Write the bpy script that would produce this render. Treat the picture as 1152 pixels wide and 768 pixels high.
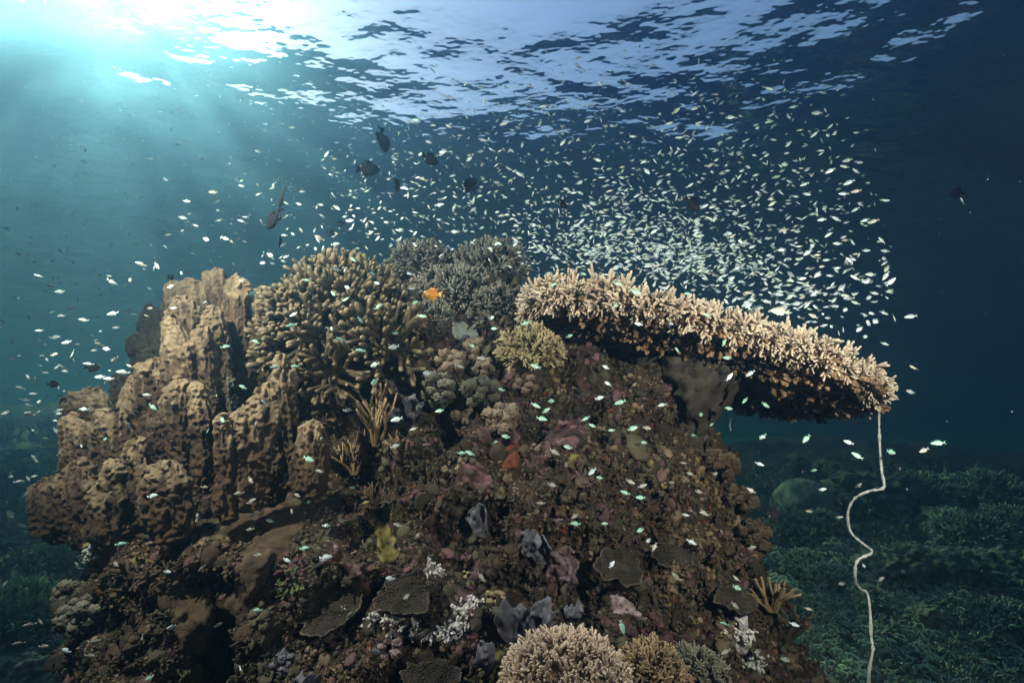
import bpy, bmesh, math, random
import numpy as np
from mathutils import Vector, Matrix, Quaternion
from mathutils.bvhtree import BVHTree

for o in list(bpy.data.objects):
    bpy.data.objects.remove(o)
S = bpy.context.scene
C = S.collection
R = math.radians
random.seed(7)
rng = np.random.default_rng(7)

# ------------------------------------------------------------------ camera
TILT = 15.0
FPX = 544.0                                    # focal length in photo pixels (1152 wide)
cam_d = bpy.data.cameras.new('camera')
cam_d.sensor_width = 36.0
cam_d.lens = FPX / 1152.0 * 36.0
cam_d.clip_start = 0.05
cam_d.clip_end = 400.0
cam = bpy.data.objects.new('camera', cam_d)
cam.rotation_euler = (R(90 + TILT), 0, 0)
C.objects.link(cam)
S.camera = cam

# ------------------------------------------------------------------ sky, sun, strobes, exposure
SUN_EL, SUN_AZ = 42.0, 48.5                    # azimuth counted from +Y towards -X
world = bpy.data.worlds.new('World')
S.world = world
world.use_nodes = True
nt = world.node_tree
bg = nt.nodes['Background']
sky = nt.nodes.new('ShaderNodeTexSky')
sky.sky_type = 'NISHITA'
sky.sun_disc = False
sky.ozone_density = 1.3
sky.sun_elevation = R(SUN_EL)
sky.sun_rotation = R(-SUN_AZ)
nt.links.new(sky.outputs[0], bg.inputs[0])
bg.inputs[1].default_value = 0.15

sun_d = bpy.data.lights.new('sun', 'SUN')
sun_d.energy = 5.0
sun_d.angle = R(0.6)
sun_d.color = (1.0, 1.0, 0.50)
sun = bpy.data.objects.new('sun', sun_d)
sdir = Vector((-math.sin(R(SUN_AZ)) * math.cos(R(SUN_EL)), math.cos(R(SUN_AZ)) * math.cos(R(SUN_EL)), math.sin(R(SUN_EL))))
sun.rotation_euler = (-sdir).to_track_quat('-Z', 'Y').to_euler()
C.objects.link(sun)

def strobe(loc, aim, watts, size=110, blend=0.75):
    """the diver's flash that lit the reef front"""
    d = bpy.data.lights.new('strobe', 'SPOT')
    d.energy = watts
    d.spot_size = R(size)
    d.spot_blend = blend
    d.shadow_soft_size = 0.07
    d.color = (1.0, 0.89, 0.74)
    o = bpy.data.objects.new('strobe', d)
    o.location = loc
    o.rotation_euler = (Vector(aim) - Vector(loc)).to_track_quat('-Z', 'Y').to_euler()
    C.objects.link(o)
strobe((-2.1, 0.95, 1.75), (-0.95, 2.5, 0.60), 540, 100, 0.95)
strobe((1.40, 0.15, 0.48), (1.10, 2.2, 0.64), 285, 112, 1.0)

S.view_settings.view_transform = 'Standard'
S.view_settings.look = 'None'
S.view_settings.gamma = 1.0
S.view_settings.use_curve_mapping = False
S.view_settings.exposure = 0.5
S.render.engine = 'CYCLES'
cy = S.cycles
cy.use_denoising = True
try:
    cy.denoiser = 'OPENIMAGEDENOISE'
except Exception:
    pass
cy.max_bounces = 6
cy.diffuse_bounces = 2
cy.glossy_bounces = 2
cy.transmission_bounces = 3
cy.transparent_max_bounces = 6
cy.volume_bounces = 1
cy.sample_clamp_indirect = 3.0
cy.use_light_tree = True

# ------------------------------------------------------------------ geometry helpers
ct, st_ = math.cos(R(TILT)), math.sin(R(TILT))
def ray(px, py):
    u, v = (px - 576) / FPX, (384 - py) / FPX
    return Vector((u, ct - v * st_, st_ + v * ct))
def at(px, py, Y):
    """the point of the place that a photo pixel shows when it lies Y metres ahead"""
    d = ray(px, py)
    return d * (Y / d.y)
def project(p):
    f = p[1] * ct + p[2] * st_
    u = -p[1] * st_ + p[2] * ct
    return 576 + FPX * p[0] / f, 384 - FPX * u / f, f

def _h(ix, iy, iz, s):
    with np.errstate(over='ignore'):
        n = (ix.astype(np.int64) * 374761393 + iy.astype(np.int64) * 668265263 + iz.astype(np.int64) * 2147483647 + s * 1274126177) & 0xffffffff
        n = ((n ^ (n >> 13)) * 1274126177) & 0xffffffff
        n = ((n ^ (n >> 16)) * 2246822519) & 0xffffffff
        n = n ^ (n >> 15)
    return (n & 0xffffff) / float(0xffffff)
def vnoise(P, s=0):
    P = np.asarray(P, float)
    i = np.floor(P).astype(np.int64)
    f = P - i
    w = f * f * f * (f * (f * 6 - 15) + 10)
    out = 0
    for dx in (0, 1):
        for dy in (0, 1):
            for dz in (0, 1):
                wt = (w[:, 0] if dx else 1 - w[:, 0]) * (w[:, 1] if dy else 1 - w[:, 1]) * (w[:, 2] if dz else 1 - w[:, 2])
                out = out + wt * _h(i[:, 0] + dx, i[:, 1] + dy, i[:, 2] + dz, s)
    return out * 2 - 1
def fbm(P, oct=4, s=0, gain=0.5):
    P = np.asarray(P, float)
    a, t = 1.0, 0
    for k in range(oct):
        t = t + a * vnoise(P * (2 ** k) + 17.3 * k, s + k)
        a *= gain
    return t
def worley(P, s=0):
    P = np.asarray(P, float)
    i = np.floor(P).astype(np.int64)
    best = np.full(len(P), 9.0)
    for dx in (-1, 0, 1):
        for dy in (-1, 0, 1):
            for dz in (-1, 0, 1):
                a, b, c = i[:, 0] + dx, i[:, 1] + dy, i[:, 2] + dz
                q = np.stack([a + _h(a, b, c, s), b + _h(a, b, c, s + 1), c + _h(a, b, c, s + 2)], 1)
                best = np.minimum(best, np.sqrt(((q - P) ** 2).sum(1)))
    return best

def mesh_from(V, F, name, attr=None, smooth=True):
    me = bpy.data.meshes.new(name)
    V = np.asarray(V, np.float32)
    me.vertices.add(len(V))
    me.vertices.foreach_set('co', V.ravel())
    fl = np.array([len(f) for f in F], np.int32) if not isinstance(F, tuple) else None
    if isinstance(F, tuple):                    # (quads, tris)
        q, t = F
        loops = np.concatenate([np.asarray(q, np.int32).ravel(), np.asarray(t, np.int32).ravel()])
        tot = np.concatenate([np.full(len(q), 4, np.int32), np.full(len(t), 3, np.int32)])
    else:
        loops = np.array([i for f in F for i in f], np.int32)
        tot = fl
    me.loops.add(len(loops))
    me.loops.foreach_set('vertex_index', loops)
    me.polygons.add(len(tot))
    start = np.concatenate([[0], np.cumsum(tot)[:-1]]).astype(np.int32)
    me.polygons.foreach_set('loop_start', start)
    me.polygons.foreach_set('use_smooth', np.full(len(tot), smooth))
    me.update(calc_edges=True)
    for k, a in (attr or {}).items():
        at_ = me.attributes.new(k, 'FLOAT', 'POINT')
        at_.data.foreach_set('value', np.asarray(a, np.float32))
    me.validate()
    return me

class MB:
    """collects pieces of one mesh: quads, triangles and two per-vertex values (tip, tint)"""
    def __init__(s):
        s.V, s.Q, s.T, s.tip, s.tint, s.n = [], [], [], [], [], 0
    def add(s, V, Q, T=None, tip=None, tint=0.0):
        V = np.asarray(V, float)
        s.V.append(V)
        if len(Q): s.Q.append(np.asarray(Q, np.int32) + s.n)
        if T is not None and len(T): s.T.append(np.asarray(T, np.int32) + s.n)
        s.tip.append(np.zeros(len(V)) if tip is None else np.asarray(tip, float) + np.zeros(len(V)))
        s.tint.append(np.zeros(len(V)) + tint)
        s.n += len(V)
    def add_t(s, tpl, M, tint=0.0):
        V, Q, T, tip = tpl
        M = np.asarray(M)
        s.add(V @ M[:3, :3].T + M[:3, 3], Q, T, tip, tint)
    def mesh(s, name, smooth=True):
        Q = np.concatenate(s.Q) if s.Q else np.zeros((0, 4), np.int32)
        T = np.concatenate(s.T) if s.T else np.zeros((0, 3), np.int32)
        return mesh_from(np.concatenate(s.V), (Q, T), name, {'tip': np.concatenate(s.tip), 'tint': np.concatenate(s.tint)}, smooth)
    def build(s, name, mat, parent=None, smooth=True):
        return obj(name, s.mesh(name, smooth), mat, parent)

def obj(name, me, mat, parent=None):
    o = bpy.data.objects.new(name, me)
    if mat and not len(me.materials): me.materials.append(mat)
    C.objects.link(o)
    if parent: 
        o.parent = parent
        o.matrix_parent_inverse = Matrix.Identity(4)
    return o
def tag(o, label=None, cat=None, group=None, kind=None):
    if label: o['label'] = label
    if cat: o['category'] = cat
    if group: o['group'] = group
    if kind: o['kind'] = kind
    return o
def thing(name, label, cat, loc=(0, 0, 0), group=None):
    o = bpy.data.objects.new(name, None)
    o.empty_display_size = 0.1
    C.objects.link(o)
    o.location = loc
    return tag(o, label, cat, group)

def frame(n, up=(0, 0, 1), spin=0.0):
    """3x3 with columns x,y,z where z follows n"""
    n = np.asarray(n, float); n = n / np.linalg.norm(n)
    a = np.asarray(up, float)
    if abs(a @ n) > 0.95: a = np.array([1.0, 0, 0])
    x = np.cross(a, n); x /= np.linalg.norm(x)
    y = np.cross(n, x)
    c, s = math.cos(spin), math.sin(spin)
    return np.stack([c * x + s * y, -s * x + c * y, n], 1)
def xf(n, loc, scale=1.0, spin=0.0):
    M = np.eye(4)
    sc = np.asarray(scale, float) * np.ones(3)
    M[:3, :3] = frame(n, spin=spin) * sc[None, :]
    M[:3, 3] = loc
    return M

def tube(P, rad, ns=8, tip0=0.0, tip1=1.0, cap=True):
    """round-ended tapering tube through points P"""
    P = np.asarray(P, float); rad = np.asarray(rad, float)
    n = len(P)
    T = np.gradient(P, axis=0); T /= np.linalg.norm(T, axis=1)[:, None] + 1e-9
    x = np.cross(T[0], [0.31, 0.95, 0.05]); x /= np.linalg.norm(x)
    rings, tips = [], []
    a = np.linspace(0, 2 * math.pi, ns, endpoint=False)
    for k in range(n):
        x = x - T[k] * (x @ T[k]); x /= np.linalg.norm(x) + 1e-9
        y = np.cross(T[k], x)
        rings.append(P[k] + rad[k] * (np.cos(a)[:, None] * x + np.sin(a)[:, None] * y))
        tips.append(np.full(ns, tip0 + (tip1 - tip0) * k / (n - 1)))
    if cap:
        y = np.cross(T[-1], x)
        rings.append(P[-1] + T[-1] * rad[-1] * 0.6 + 0.7 * rad[-1] * (np.cos(a)[:, None] * x + np.sin(a)[:, None] * y))
        tips.append(np.full(ns, tip1))
    V = np.concatenate(rings); nr = len(rings)
    end = P[-1] + T[-1] * rad[-1] * (0.95 if cap else 0)
    V = np.concatenate([V, end[None]])
    tip = np.concatenate(tips + [np.array([tip1])])
    i = np.arange(ns); j = (i + 1) % ns
    Q = np.concatenate([np.stack([k * ns + i, k * ns + j, (k + 1) * ns + j, (k + 1) * ns + i], 1) for k in range(nr - 1)])
    Tt = np.stack([(nr - 1) * ns + i, (nr - 1) * ns + j, np.full(ns, len(V) - 1)], 1)
    return V, Q, Tt, tip

def join(parts):
    V, Q, T, tip, n = [], [], [], [], 0
    for v, q, t, p in parts:
        V.append(v); tip.append(p); n0 = n; n += len(v)
        if len(q): Q.append(np.asarray(q) + n0)
        if len(t): T.append(np.asarray(t) + n0)
    return (np.concatenate(V), np.concatenate(Q) if Q else np.zeros((0, 4), int), np.concatenate(T) if T else np.zeros((0, 3), int), np.concatenate(tip))

def curve_pts(n, length, bend, r):
    """a wandering path that starts along +z"""
    p = np.zeros((n, 3)); d = np.array([0, 0, 1.0])
    for k in range(1, n):
        d = d + r.normal(0, bend, 3) * (1.0 / n) ** 0.5
        d /= np.linalg.norm(d)
        p[k] = p[k - 1] + d * length / (n - 1)
    return p

def finger_tpl(r, rad=0.11, forks=2, n=6, ns=7, bend=0.35, taper=0.55, fork_len=0.45, spread=0.8, knob=0.0):
    """one coral finger of unit length with side forks"""
    P = curve_pts(n, 1.0, bend, r)
    t = np.linspace(0, 1, n)
    rr = rad * (1 - (1 - taper) * t) * (1 + knob * np.sin(t * 17 + r.random() * 6))
    parts = [tube(P, rr, ns)]
    for f in range(forks):
        tb = r.uniform(0.3, 0.75)
        k = tb * (n - 1); k0 = int(k)
        base = P[k0] + (P[min(k0 + 1, n - 1)] - P[k0]) * (k - k0)
        th = r.uniform(0, 2 * math.pi)
        d = np.array([math.cos(th) * spread, math.sin(th) * spread, r.uniform(0.5, 1.0)]); d /= np.linalg.norm(d)
        L = fork_len * r.uniform(0.7, 1.2) * (1.1 - 0.5 * tb)
        q = curve_pts(4, L, bend * 0.6, r)
        q = q @ frame(d).T
        q[:, 2] += 0.25 * L * np.linspace(0, 1, 4) ** 2
        parts.append(tube(base + q, rad * np.array([0.9, 0.85, 0.75, 0.62]) * (0.9 - 0.25 * tb), max(5, ns - 1), tip0=tb * 0.6))
    return join(parts)

def sphere_tpl(nu=10, nv=7):
    V, Q, T = [], [], []
    for j in range(1, nv):
        for i in range(nu):
            a, b = 2 * math.pi * i / nu, math.pi * j / nv
            V.append((math.sin(b) * math.cos(a), math.sin(b) * math.sin(a), math.cos(b)))
    V += [(0, 0, 1), (0, 0, -1)]
    top, bot = len(V) - 2, len(V) - 1
    for j in range(nv - 2):
        for i in range(nu):
            k = (i + 1) % nu
            Q.append((j * nu + i, (j + 1) * nu + i, (j + 1) * nu + k, j * nu + k))
    for i in range(nu):
        k = (i + 1) % nu
        T.append((top, i, k)); T.append((bot, (nv - 2) * nu + k, (nv - 2) * nu + i))
    V = np.array(V, float)
    return V, np.array(Q), np.array(T), (V[:, 2] + 1) / 2

def blob(size, noise_amp, freq, nu=48, nv=32, seed=0, power=1.0, ridge=(1, 1, 1)):
    """noisy ellipsoid about the origin, size = half axes"""
    V, Q, T, tip = sphere_tpl(nu, nv)
    sz = np.asarray(size, float)
    W = np.sign(V) * np.abs(V) ** power * sz
    f = np.asarray(ridge) * freq
    d = fbm(W * f + seed * 7.1, 4, seed)
    nrm = V / sz; nrm /= np.linalg.norm(nrm, axis=1)[:, None]
    W = W + nrm * (d * noise_amp)[:, None]
    return W, Q, T, np.clip(tip + 0 * d, 0, 1)

# ------------------------------------------------------------------ materials
def new_mat(name):
    m = bpy.data.materials.new(name)
    m.use_nodes = True
    return m, m.node_tree.nodes, m.node_tree.links, m.node_tree.nodes['Principled BSDF']
def ramp(N, stops, interp='LINEAR'):
    r = N.new('ShaderNodeValToRGB')
    r.color_ramp.interpolation = interp
    e = r.color_ramp.elements
    while len(e) < len(stops): e.new(0.5)
    for k, (p, c) in enumerate(stops):
        e[k].position = p
        e[k].color = (*c, 1) if len(c) == 3 else c
    return r
def mix(N, L, fac, a, b, mode='MIX'):
    m = N.new('ShaderNodeMix'); m.data_type = 'RGBA'; m.blend_type = mode
    for sock, v in ((m.inputs[0], fac), (m.inputs[6], a), (m.inputs[7], b)):
        if hasattr(v, 'links') or hasattr(v, 'is_linked'): L.new(v, sock)
        elif isinstance(v, (int, float)): sock.default_value = v
        else: sock.default_value = (*v, 1)
    return m.outputs[2]
def noise_tex(N, L, scale, detail=4, rough=0.6, vec=None):
    n = N.new('ShaderNodeTexNoise')
    n.inputs['Scale'].default_value = scale
    n.inputs['Detail'].default_value = detail
    n.inputs['Roughness'].default_value = rough
    if vec: L.new(vec, n.inputs['Vector'])
    return n
def world_pos(N):
    return N.new('ShaderNodeNewGeometry').outputs['Position']

def coral_mat(name, base, tip, dirt=None, dscale=9.0, bscale=120.0, bump=0.5, rough=0.75, tip_pow=(0.55, 1.0), polyps=True, tintcol=None, dirt_amt=(0.45, 0.62), stretch=None, bdist=0.012):
    m, N, L, P = new_mat(name)
    pos = world_pos(N)
    if stretch:
        mp = N.new('ShaderNodeMapping'); mp.inputs['Scale'].default_value = stretch; L.new(pos, mp.inputs['Vector']); pos = mp.outputs[0]
    at_ = N.new('ShaderNodeAttribute'); at_.attribute_name = 'tip'
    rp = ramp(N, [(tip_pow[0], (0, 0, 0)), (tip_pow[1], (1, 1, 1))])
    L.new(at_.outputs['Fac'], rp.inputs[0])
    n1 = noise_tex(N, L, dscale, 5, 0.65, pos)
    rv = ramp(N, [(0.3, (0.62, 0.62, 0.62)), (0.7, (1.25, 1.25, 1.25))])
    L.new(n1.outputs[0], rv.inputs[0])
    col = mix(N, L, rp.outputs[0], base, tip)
    if tintcol:
        ta = N.new('ShaderNodeAttribute'); ta.attribute_name = 'tint'
        col = mix(N, L, ta.outputs['Fac'], col, tintcol)
    if dirt:
        n2 = noise_tex(N, L, dscale * 0.45, 6, 0.7, pos)
        rd = ramp(N, [(dirt_amt[0], (0, 0, 0)), (dirt_amt[1], (1, 1, 1))])
        L.new(n2.outputs[0], rd.inputs[0])
        col = mix(N, L, rd.outputs[0], col, dirt)
    col = mix(N, L, 1.0, col, rv.outputs[0], 'MULTIPLY')
    L.new(col, P.inputs['Base Color'])
    P.inputs['Roughness'].default_value = rough
    P.inputs['Specular IOR Level'].default_value = 0.25
    b = N.new('ShaderNodeBump'); b.inputs['Strength'].default_value = bump; b.inputs['Distance'].default_value = bdist
    if polyps:
        v = N.new('ShaderNodeTexVoronoi'); v.inputs['Scale'].default_value = bscale
        L.new(pos, v.inputs['Vector']); L.new(v.outputs['Distance'], b.inputs['Height'])
        b.invert = True
    else:
        n3 = noise_tex(N, L, bscale, 6, 0.7, pos); L.new(n3.outputs[0], b.inputs['Height'])
    L.new(b.outputs[0], P.inputs['Normal'])
    return m
# ------------------------------------------------------------------ the water: body, surface
SURF_Z = 4.0
def water_volume():
    me = bpy.data.meshes.new('haze')
    x, z0, z1 = 66.0, -9.0, SURF_Z + 0.6
    v = [(sx * x, sy * x, z) for z in (z0, z1) for sy in (-1, 1) for sx in (-1, 1)]
    f = [(0, 2, 3, 1), (4, 5, 7, 6), (0, 1, 5, 4), (2, 6, 7, 3), (0, 4, 6, 2), (1, 3, 7, 5)]
    me.from_pydata(v, [], f)
    m = bpy.data.materials.new('sea water'); m.use_nodes = True
    N, L = m.node_tree.nodes, m.node_tree.links
    for n in list(N):
        if n.type == 'BSDF_PRINCIPLED': N.remove(n)
    pv = N.new('ShaderNodeVolumePrincipled')
    pv.inputs['Color'].default_value = (0.11, 0.232, 0.49, 1)
    pv.inputs['Absorption Color'].default_value = (0.12, 0.40, 0.55, 1)
    pv.inputs['Density'].default_value = 0.13
    pv.inputs['Anisotropy'].default_value = 0.875
    L.new(pv.outputs[0], N['Material Output'].inputs['Volume'])
    tag(obj('haze', me, m), kind='stuff')
water_volume()

def water_surface():
    m, N, L, P = new_mat('rippled water surface')
    N.remove(P)
    pos = world_pos(N)
    mp = N.new('ShaderNodeMapping'); mp.inputs['Scale'].default_value = (0.55, 1.0, 1.0); mp.inputs['Rotation'].default_value = (0, 0, R(20))
    L.new(pos, mp.inputs['Vector'])
    n1 = noise_tex(N, L, 3.0, 3, 0.5, mp.outputs[0])
    n2 = noise_tex(N, L, 7.0, 2, 0.5, mp.outputs[0])
    ad = N.new('ShaderNodeMath'); ad.operation = 'MULTIPLY_ADD'; ad.inputs[1].default_value = 0.22
    L.new(n2.outputs[0], ad.inputs[0]); L.new(n1.outputs[0], ad.inputs[2])
    b = N.new('ShaderNodeBump'); b.inputs['Strength'].default_value = 1.0; b.inputs['Distance'].default_value = 0.035
    L.new(ad.outputs[0], b.inputs['Height'])
    fr = N.new('ShaderNodeFresnel'); fr.inputs['IOR'].default_value = 1.335
    L.new(b.outputs[0], fr.inputs['Normal'])
    tr = N.new('ShaderNodeBsdfTransparent')
    rf = N.new('ShaderNodeBsdfRefraction'); rf.inputs['Roughness'].default_value = 0.32; rf.inputs['IOR'].default_value = 1.02
    L.new(b.outputs[0], rf.inputs['Normal'])
    m1 = N.new('ShaderNodeMixShader'); m1.inputs[0].default_value = 0.35
    L.new(tr.outputs[0], m1.inputs[1]); L.new(rf.outputs[0], m1.inputs[2])
    gl = N.new('ShaderNodeBsdfGlossy'); gl.inputs['Roughness'].default_value = 0.05
    L.new(b.outputs[0], gl.inputs['Normal'])
    m2 = N.new('ShaderNodeMixShader')
    L.new(fr.outputs[0], m2.inputs[0]); L.new(m1.outputs[0], m2.inputs[1]); L.new(gl.outputs[0], m2.inputs[2])
    L.new(m2.outputs[0], N['Material Output'].inputs['Surface'])
    gx = np.concatenate([[-60, -45, -34, -26, -21], np.arange(-16, 12, 0.07), [17, 21, 26, 34, 45, 60]])
    gy = np.concatenate([[-60, -45, -34, -24, -16, -11, -8], np.arange(-5, 18, 0.07), [21, 25, 32, 45, 60]])
    X, Y = np.meshgrid(gx, gy)
    p = np.stack([X.ravel(), Y.ravel(), np.zeros(X.size)], 1)
    ca, sa = math.cos(R(20)), math.sin(R(20))
    w = np.stack([ca * p[:, 0] - sa * p[:, 1], sa * p[:, 0] + ca * p[:, 1], p[:, 2]], 1)
    p[:, 2] = SURF_Z + 0.008 * vnoise(p * [0.45, 0.7, 1], 3) + 0.014 * vnoise(w * [0.75, 1.4, 1], 4) + 0.015 * vnoise(w * [1.6, 2.8, 1], 6) + 0.006 * vnoise(w * [3.4, 5.6, 1], 8)
    nx, n = len(gx), len(gy)
    i, j = np.meshgrid(np.arange(nx - 1), np.arange(n - 1))
    k = (j * nx + i).ravel()
    Q = np.stack([k, k + 1, k + nx + 1, k + nx], 1)
    me = mesh_from(p, (Q, np.zeros((0, 3), np.int32)), 'water_surface')
    tag(obj('water_surface', me, m), kind='structure')
water_surface()

# ------------------------------------------------------------------ seabed
def seabed_h(p):
    x, y = p[:, 0], p[:, 1]
    h = -2.0 + 0.115 * np.clip(y - 2.0, -4, 14) + 0.05 * np.clip(y - 12, 0, 40) + 0.45 * np.clip((y - 8) / 6, 0, 1) * fbm(np.stack([x * 0.22, y * 0.3, 0 * x], 1), 3, 44) + 0.9 * (1 / (1 + np.exp(-(y - 9.5) / 1.5)))
    h = h + np.where(x < -1.5, 0.15 * np.clip(-x - 1.5, 0, 4), 0) + 0.5 * np.clip((-x - 3) / 3, 0, 1) * fbm(np.stack([x * 0.5, y * 0.45, 0 * x], 1), 3, 61) + np.where(x > 6, -0.03 * np.clip(x - 6, 0, 30), 0)
    q = np.stack([x, y, np.zeros(len(x))], 1)
    return np.minimum(h, 2.2) + 0.28 * fbm(q * 0.45, 4, 11) + 0.07 * vnoise(q * 3.1, 19)
def seabed():
    gx = np.concatenate([[-60, -45, -32, -22, -16], np.linspace(-12, 14, 200), [18, 24, 32, 45, 60]])
    gy = np.concatenate([[-60, -45, -30, -18, -10, -5, -2], np.linspace(0, 24, 180), [28, 34, 45, 60]])
    X, Y = np.meshgrid(gx, gy)
    p = np.stack([X.ravel(), Y.ravel(), np.zeros(X.size)], 1)
    p[:, 2] = seabed_h(p)
    nx, ny = len(gx), len(gy)
    i, j = np.meshgrid(np.arange(nx - 1), np.arange(ny - 1)); k = (j * nx + i).ravel()
    Q = np.stack([k, k + 1, k + nx + 1, k + nx], 1)
    me = mesh_from(p, (Q, np.zeros((0, 3), np.int32)), 'seabed')
    m = coral_mat('reef floor', (0.05, 0.05, 0.035), (0.12, 0.12, 0.09), dirt=(0.025, 0.03, 0.02), dscale=3.5, bscale=14, bump=1.0)
    tag(obj('seabed', me, m), kind='structure')
    return me
seabed()

# ------------------------------------------------------------------ the coral bommie (rock)
ROWS = [  # photo row, left and right edge of the rock core (photo pixels, at Y = 2.95)
    (300, 375, 545), (325, 320, 590), (360, 275, 640), (410, 235, 700), (455, 200, 768), (490, 170, 800), (540, 150, 822),
    (600, 140, 840), (660, 142, 862), (720, 150, 880), (768, 155, 895)]
def rock_profile():
    z, xl, xr = [], [], []
    for py, a, b in ROWS:
        A, B = at(px=a, py=py, Y=2.95), at(px=b, py=py, Y=2.95)
        z.append(A.z); xl.append(A.x); xr.append(B.x)
    z.append(-2.6); xl.append(xl[-1] - 0.05); xr.append(xr[-1] + 0.15)
    z = np.array(z)[::-1]; return z, np.array(xl)[::-1], np.array(xr)[::-1]
def build_rock():
    z, xl, xr = rock_profile()
    NZ, NT = 330, 640
    zt = z.max() + 0.05
    # rows by arc length: the side wall, then the cap closing to the middle
    zs = np.concatenate([np.linspace(-2.6, zt, NZ - 30), np.full(30, zt)])
    sc = np.concatenate([np.ones(NZ - 30), np.linspace(1, 0.0, 31)[1:]])
    th = np.linspace(0, 2 * math.pi, NT, endpoint=False)
    V = []
    for k in range(NZ):
        zz = min(zs[k], zt)
        l, r = np.interp(zz, z, xl), np.interp(zz, z, xr)
        yf = np.interp(zz, [-2.6, -0.9, -0.5, 0.0, 0.45, 0.9, 1.3], [1.80, 1.92, 2.02, 2.20, 2.40, 2.66, 2.92])
        yb = np.interp(zz, [-2.6, 0, 1.3], [4.6, 4.3, 3.7])
        e = 0.8
        c, s = np.cos(th), np.sin(th)
        X = (l + r) / 2 + (r - l) / 2 * np.sign(c) * np.abs(c) ** e * sc[k]
        yc = 2.95
        yy = np.sign(s) * np.abs(s) ** e
        Yv = yc + np.where(yy < 0, yy * (yc - yf), yy * (yb - yc)) * sc[k]
        V.append(np.stack([X, Yv, np.full(NT, zz)], 1))
    V = np.concatenate(V)
    i = np.arange(NT); j = (i + 1) % NT
    Q = np.concatenate([np.stack([k * NT + i, k * NT + j, (k + 1) * NT + j, (k + 1) * NT + i], 1) for k in range(NZ - 1)])
    me = mesh_from(V, (Q, np.zeros((0, 3), np.int32)), 'tmp')
    nrm = np.zeros(len(V) * 3, np.float32); me.vertices.foreach_get('normal', nrm); nrm = nrm.reshape(-1, 3).astype(float)
    bpy.data.meshes.remove(me)
    w = worley(V * 3.4, 5); w2 = worley(V * 9.0, 8); w3 = worley(V * 22, 9)
    rg = 1 - np.abs(fbm(V * [3.2, 3.2, 4.5], 4, 31)) * 1.4            # ledges and cracks
    d = 0.10 * fbm(V * 1.6, 3, 2) + 0.17 * (0.45 - w) + 0.08 * (0.5 - w2) + 0.035 * (0.5 - w3) + 0.035 * fbm(V * 7, 5, 21, 0.6) + 0.09 * (np.clip(rg, -0.5, 1) - 0.5)
    hole = np.clip(fbm(V * 2.6, 3, 57) - 0.42, 0, 0.5)                  # overhung hollows
    d = d - 0.55 * hole
    V = V + nrm * d[:, None]
    sm = lambda t: np.clip(t, 0, 1) ** 2 * (3 - 2 * np.clip(t, 0, 1))
    V[:, 1] += 0.42 * sm((-V[:, 0] - 0.45) / 0.4) * sm((V[:, 2] + 0.38) / 0.3) * sm((3.2 - V[:, 1]) / 0.5)   # the ledge the lobes stand on
    me = mesh_from(V, (Q, np.zeros((0, 3), np.int32)), 'reef_rock')
    me.polygons.foreach_set('use_smooth', np.ones(len(me.polygons), bool))
    m, N, L, P = new_mat('encrusted reef rock')
    pos = world_pos(N)
    a = noise_tex(N, L, 9, 10, 0.78, pos)
    r1 = ramp(N, [(0.32, (0.012, 0.010, 0.008)), (0.44, (0.027, 0.020, 0.014)), (0.52, (0.055, 0.034, 0.022)), (0.60, (0.032, 0.027, 0.017)), (0.7, (0.10, 0.076, 0.05))])
    L.new(a.outputs[0], r1.inputs[0])
    b = noise_tex(N, L, 3.2, 6, 0.7, pos); b.noise_dimensions = '4D'; b.inputs['W'].default_value = 3.0
    r2 = ramp(N, [(0.58, (0, 0, 0)), (0.66, (0.6, 0.6, 0.6))]); L.new(b.outputs[0], r2.inputs[0])
    col = mix(N, L, r2.outputs[0], r1.outputs[0], (0.12, 0.06, 0.06))
    c = noise_tex(N, L, 4.1, 6, 0.7, pos); c.noise_dimensions = '4D'; c.inputs['W'].default_value = 9.0
    r3 = ramp(N, [(0.60, (0, 0, 0)), (0.68, (0.8, 0.8, 0.8))]); L.new(c.outputs[0], r3.inputs[0])
    col = mix(N, L, r3.outputs[0], col, (0.14, 0.12, 0.03))
    v = N.new('ShaderNodeTexVoronoi'); v.inputs['Scale'].default_value = 55; L.new(pos, v.inputs['Vector'])
    r4 = ramp(N, [(0.06, (1, 1, 1)), (0.2, (0, 0, 0))]); L.new(v.outputs['Distance'], r4.inputs[0])
    d4 = noise_tex(N, L, 7, 3, 0.5, pos); r5 = ramp(N, [(0.5, (0, 0, 0)), (0.62, (1, 1, 1))]); L.new(d4.outputs[0], r5.inputs[0])
    ml = N.new('ShaderNodeMath'); ml.operation = 'MULTIPLY'; L.new(r4.outputs[0], ml.inputs[0]); L.new(r5.outputs[0], ml.inputs[1])
    col = mix(N, L, ml.outputs[0], col, (0.34, 0.27, 0.18))
    L.new(col, P.inputs['Base Color']); P.inputs['Roughness'].default_value = 0.85; P.inputs['Specular IOR Level'].default_value = 0.2
    bp = N.new('ShaderNodeBump'); bp.inputs['Strength'].default_value = 1.0; bp.inputs['Distance'].default_value = 0.03
    nb = noise_tex(N, L, 26, 8, 0.72, pos); L.new(nb.outputs[0], bp.inputs['Height']); L.new(bp.outputs[0], P.inputs['Normal'])
    o = obj('reef_rock', me, m)
    tag(o, 'huge dark brown encrusted coral rock rising from the seabed under all the corals', 'reef rock')
    return V, Q
RV, RQ = build_rock()
ROCK = BVHTree.FromPolygons([Vector(v) for v in RV], [tuple(q) for q in RQ.tolist()])
def on_rock(px, py, fallback=2.4):
    d = ray(px, py).normalized()
    h = ROCK.ray_cast(Vector((0, 0, 0)), d)
    if h[0] is None:
        p = at(px, py, fallback)
        q = ROCK.find_nearest(p)
        return q[0], q[1]
    return h[0], h[1]
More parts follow.
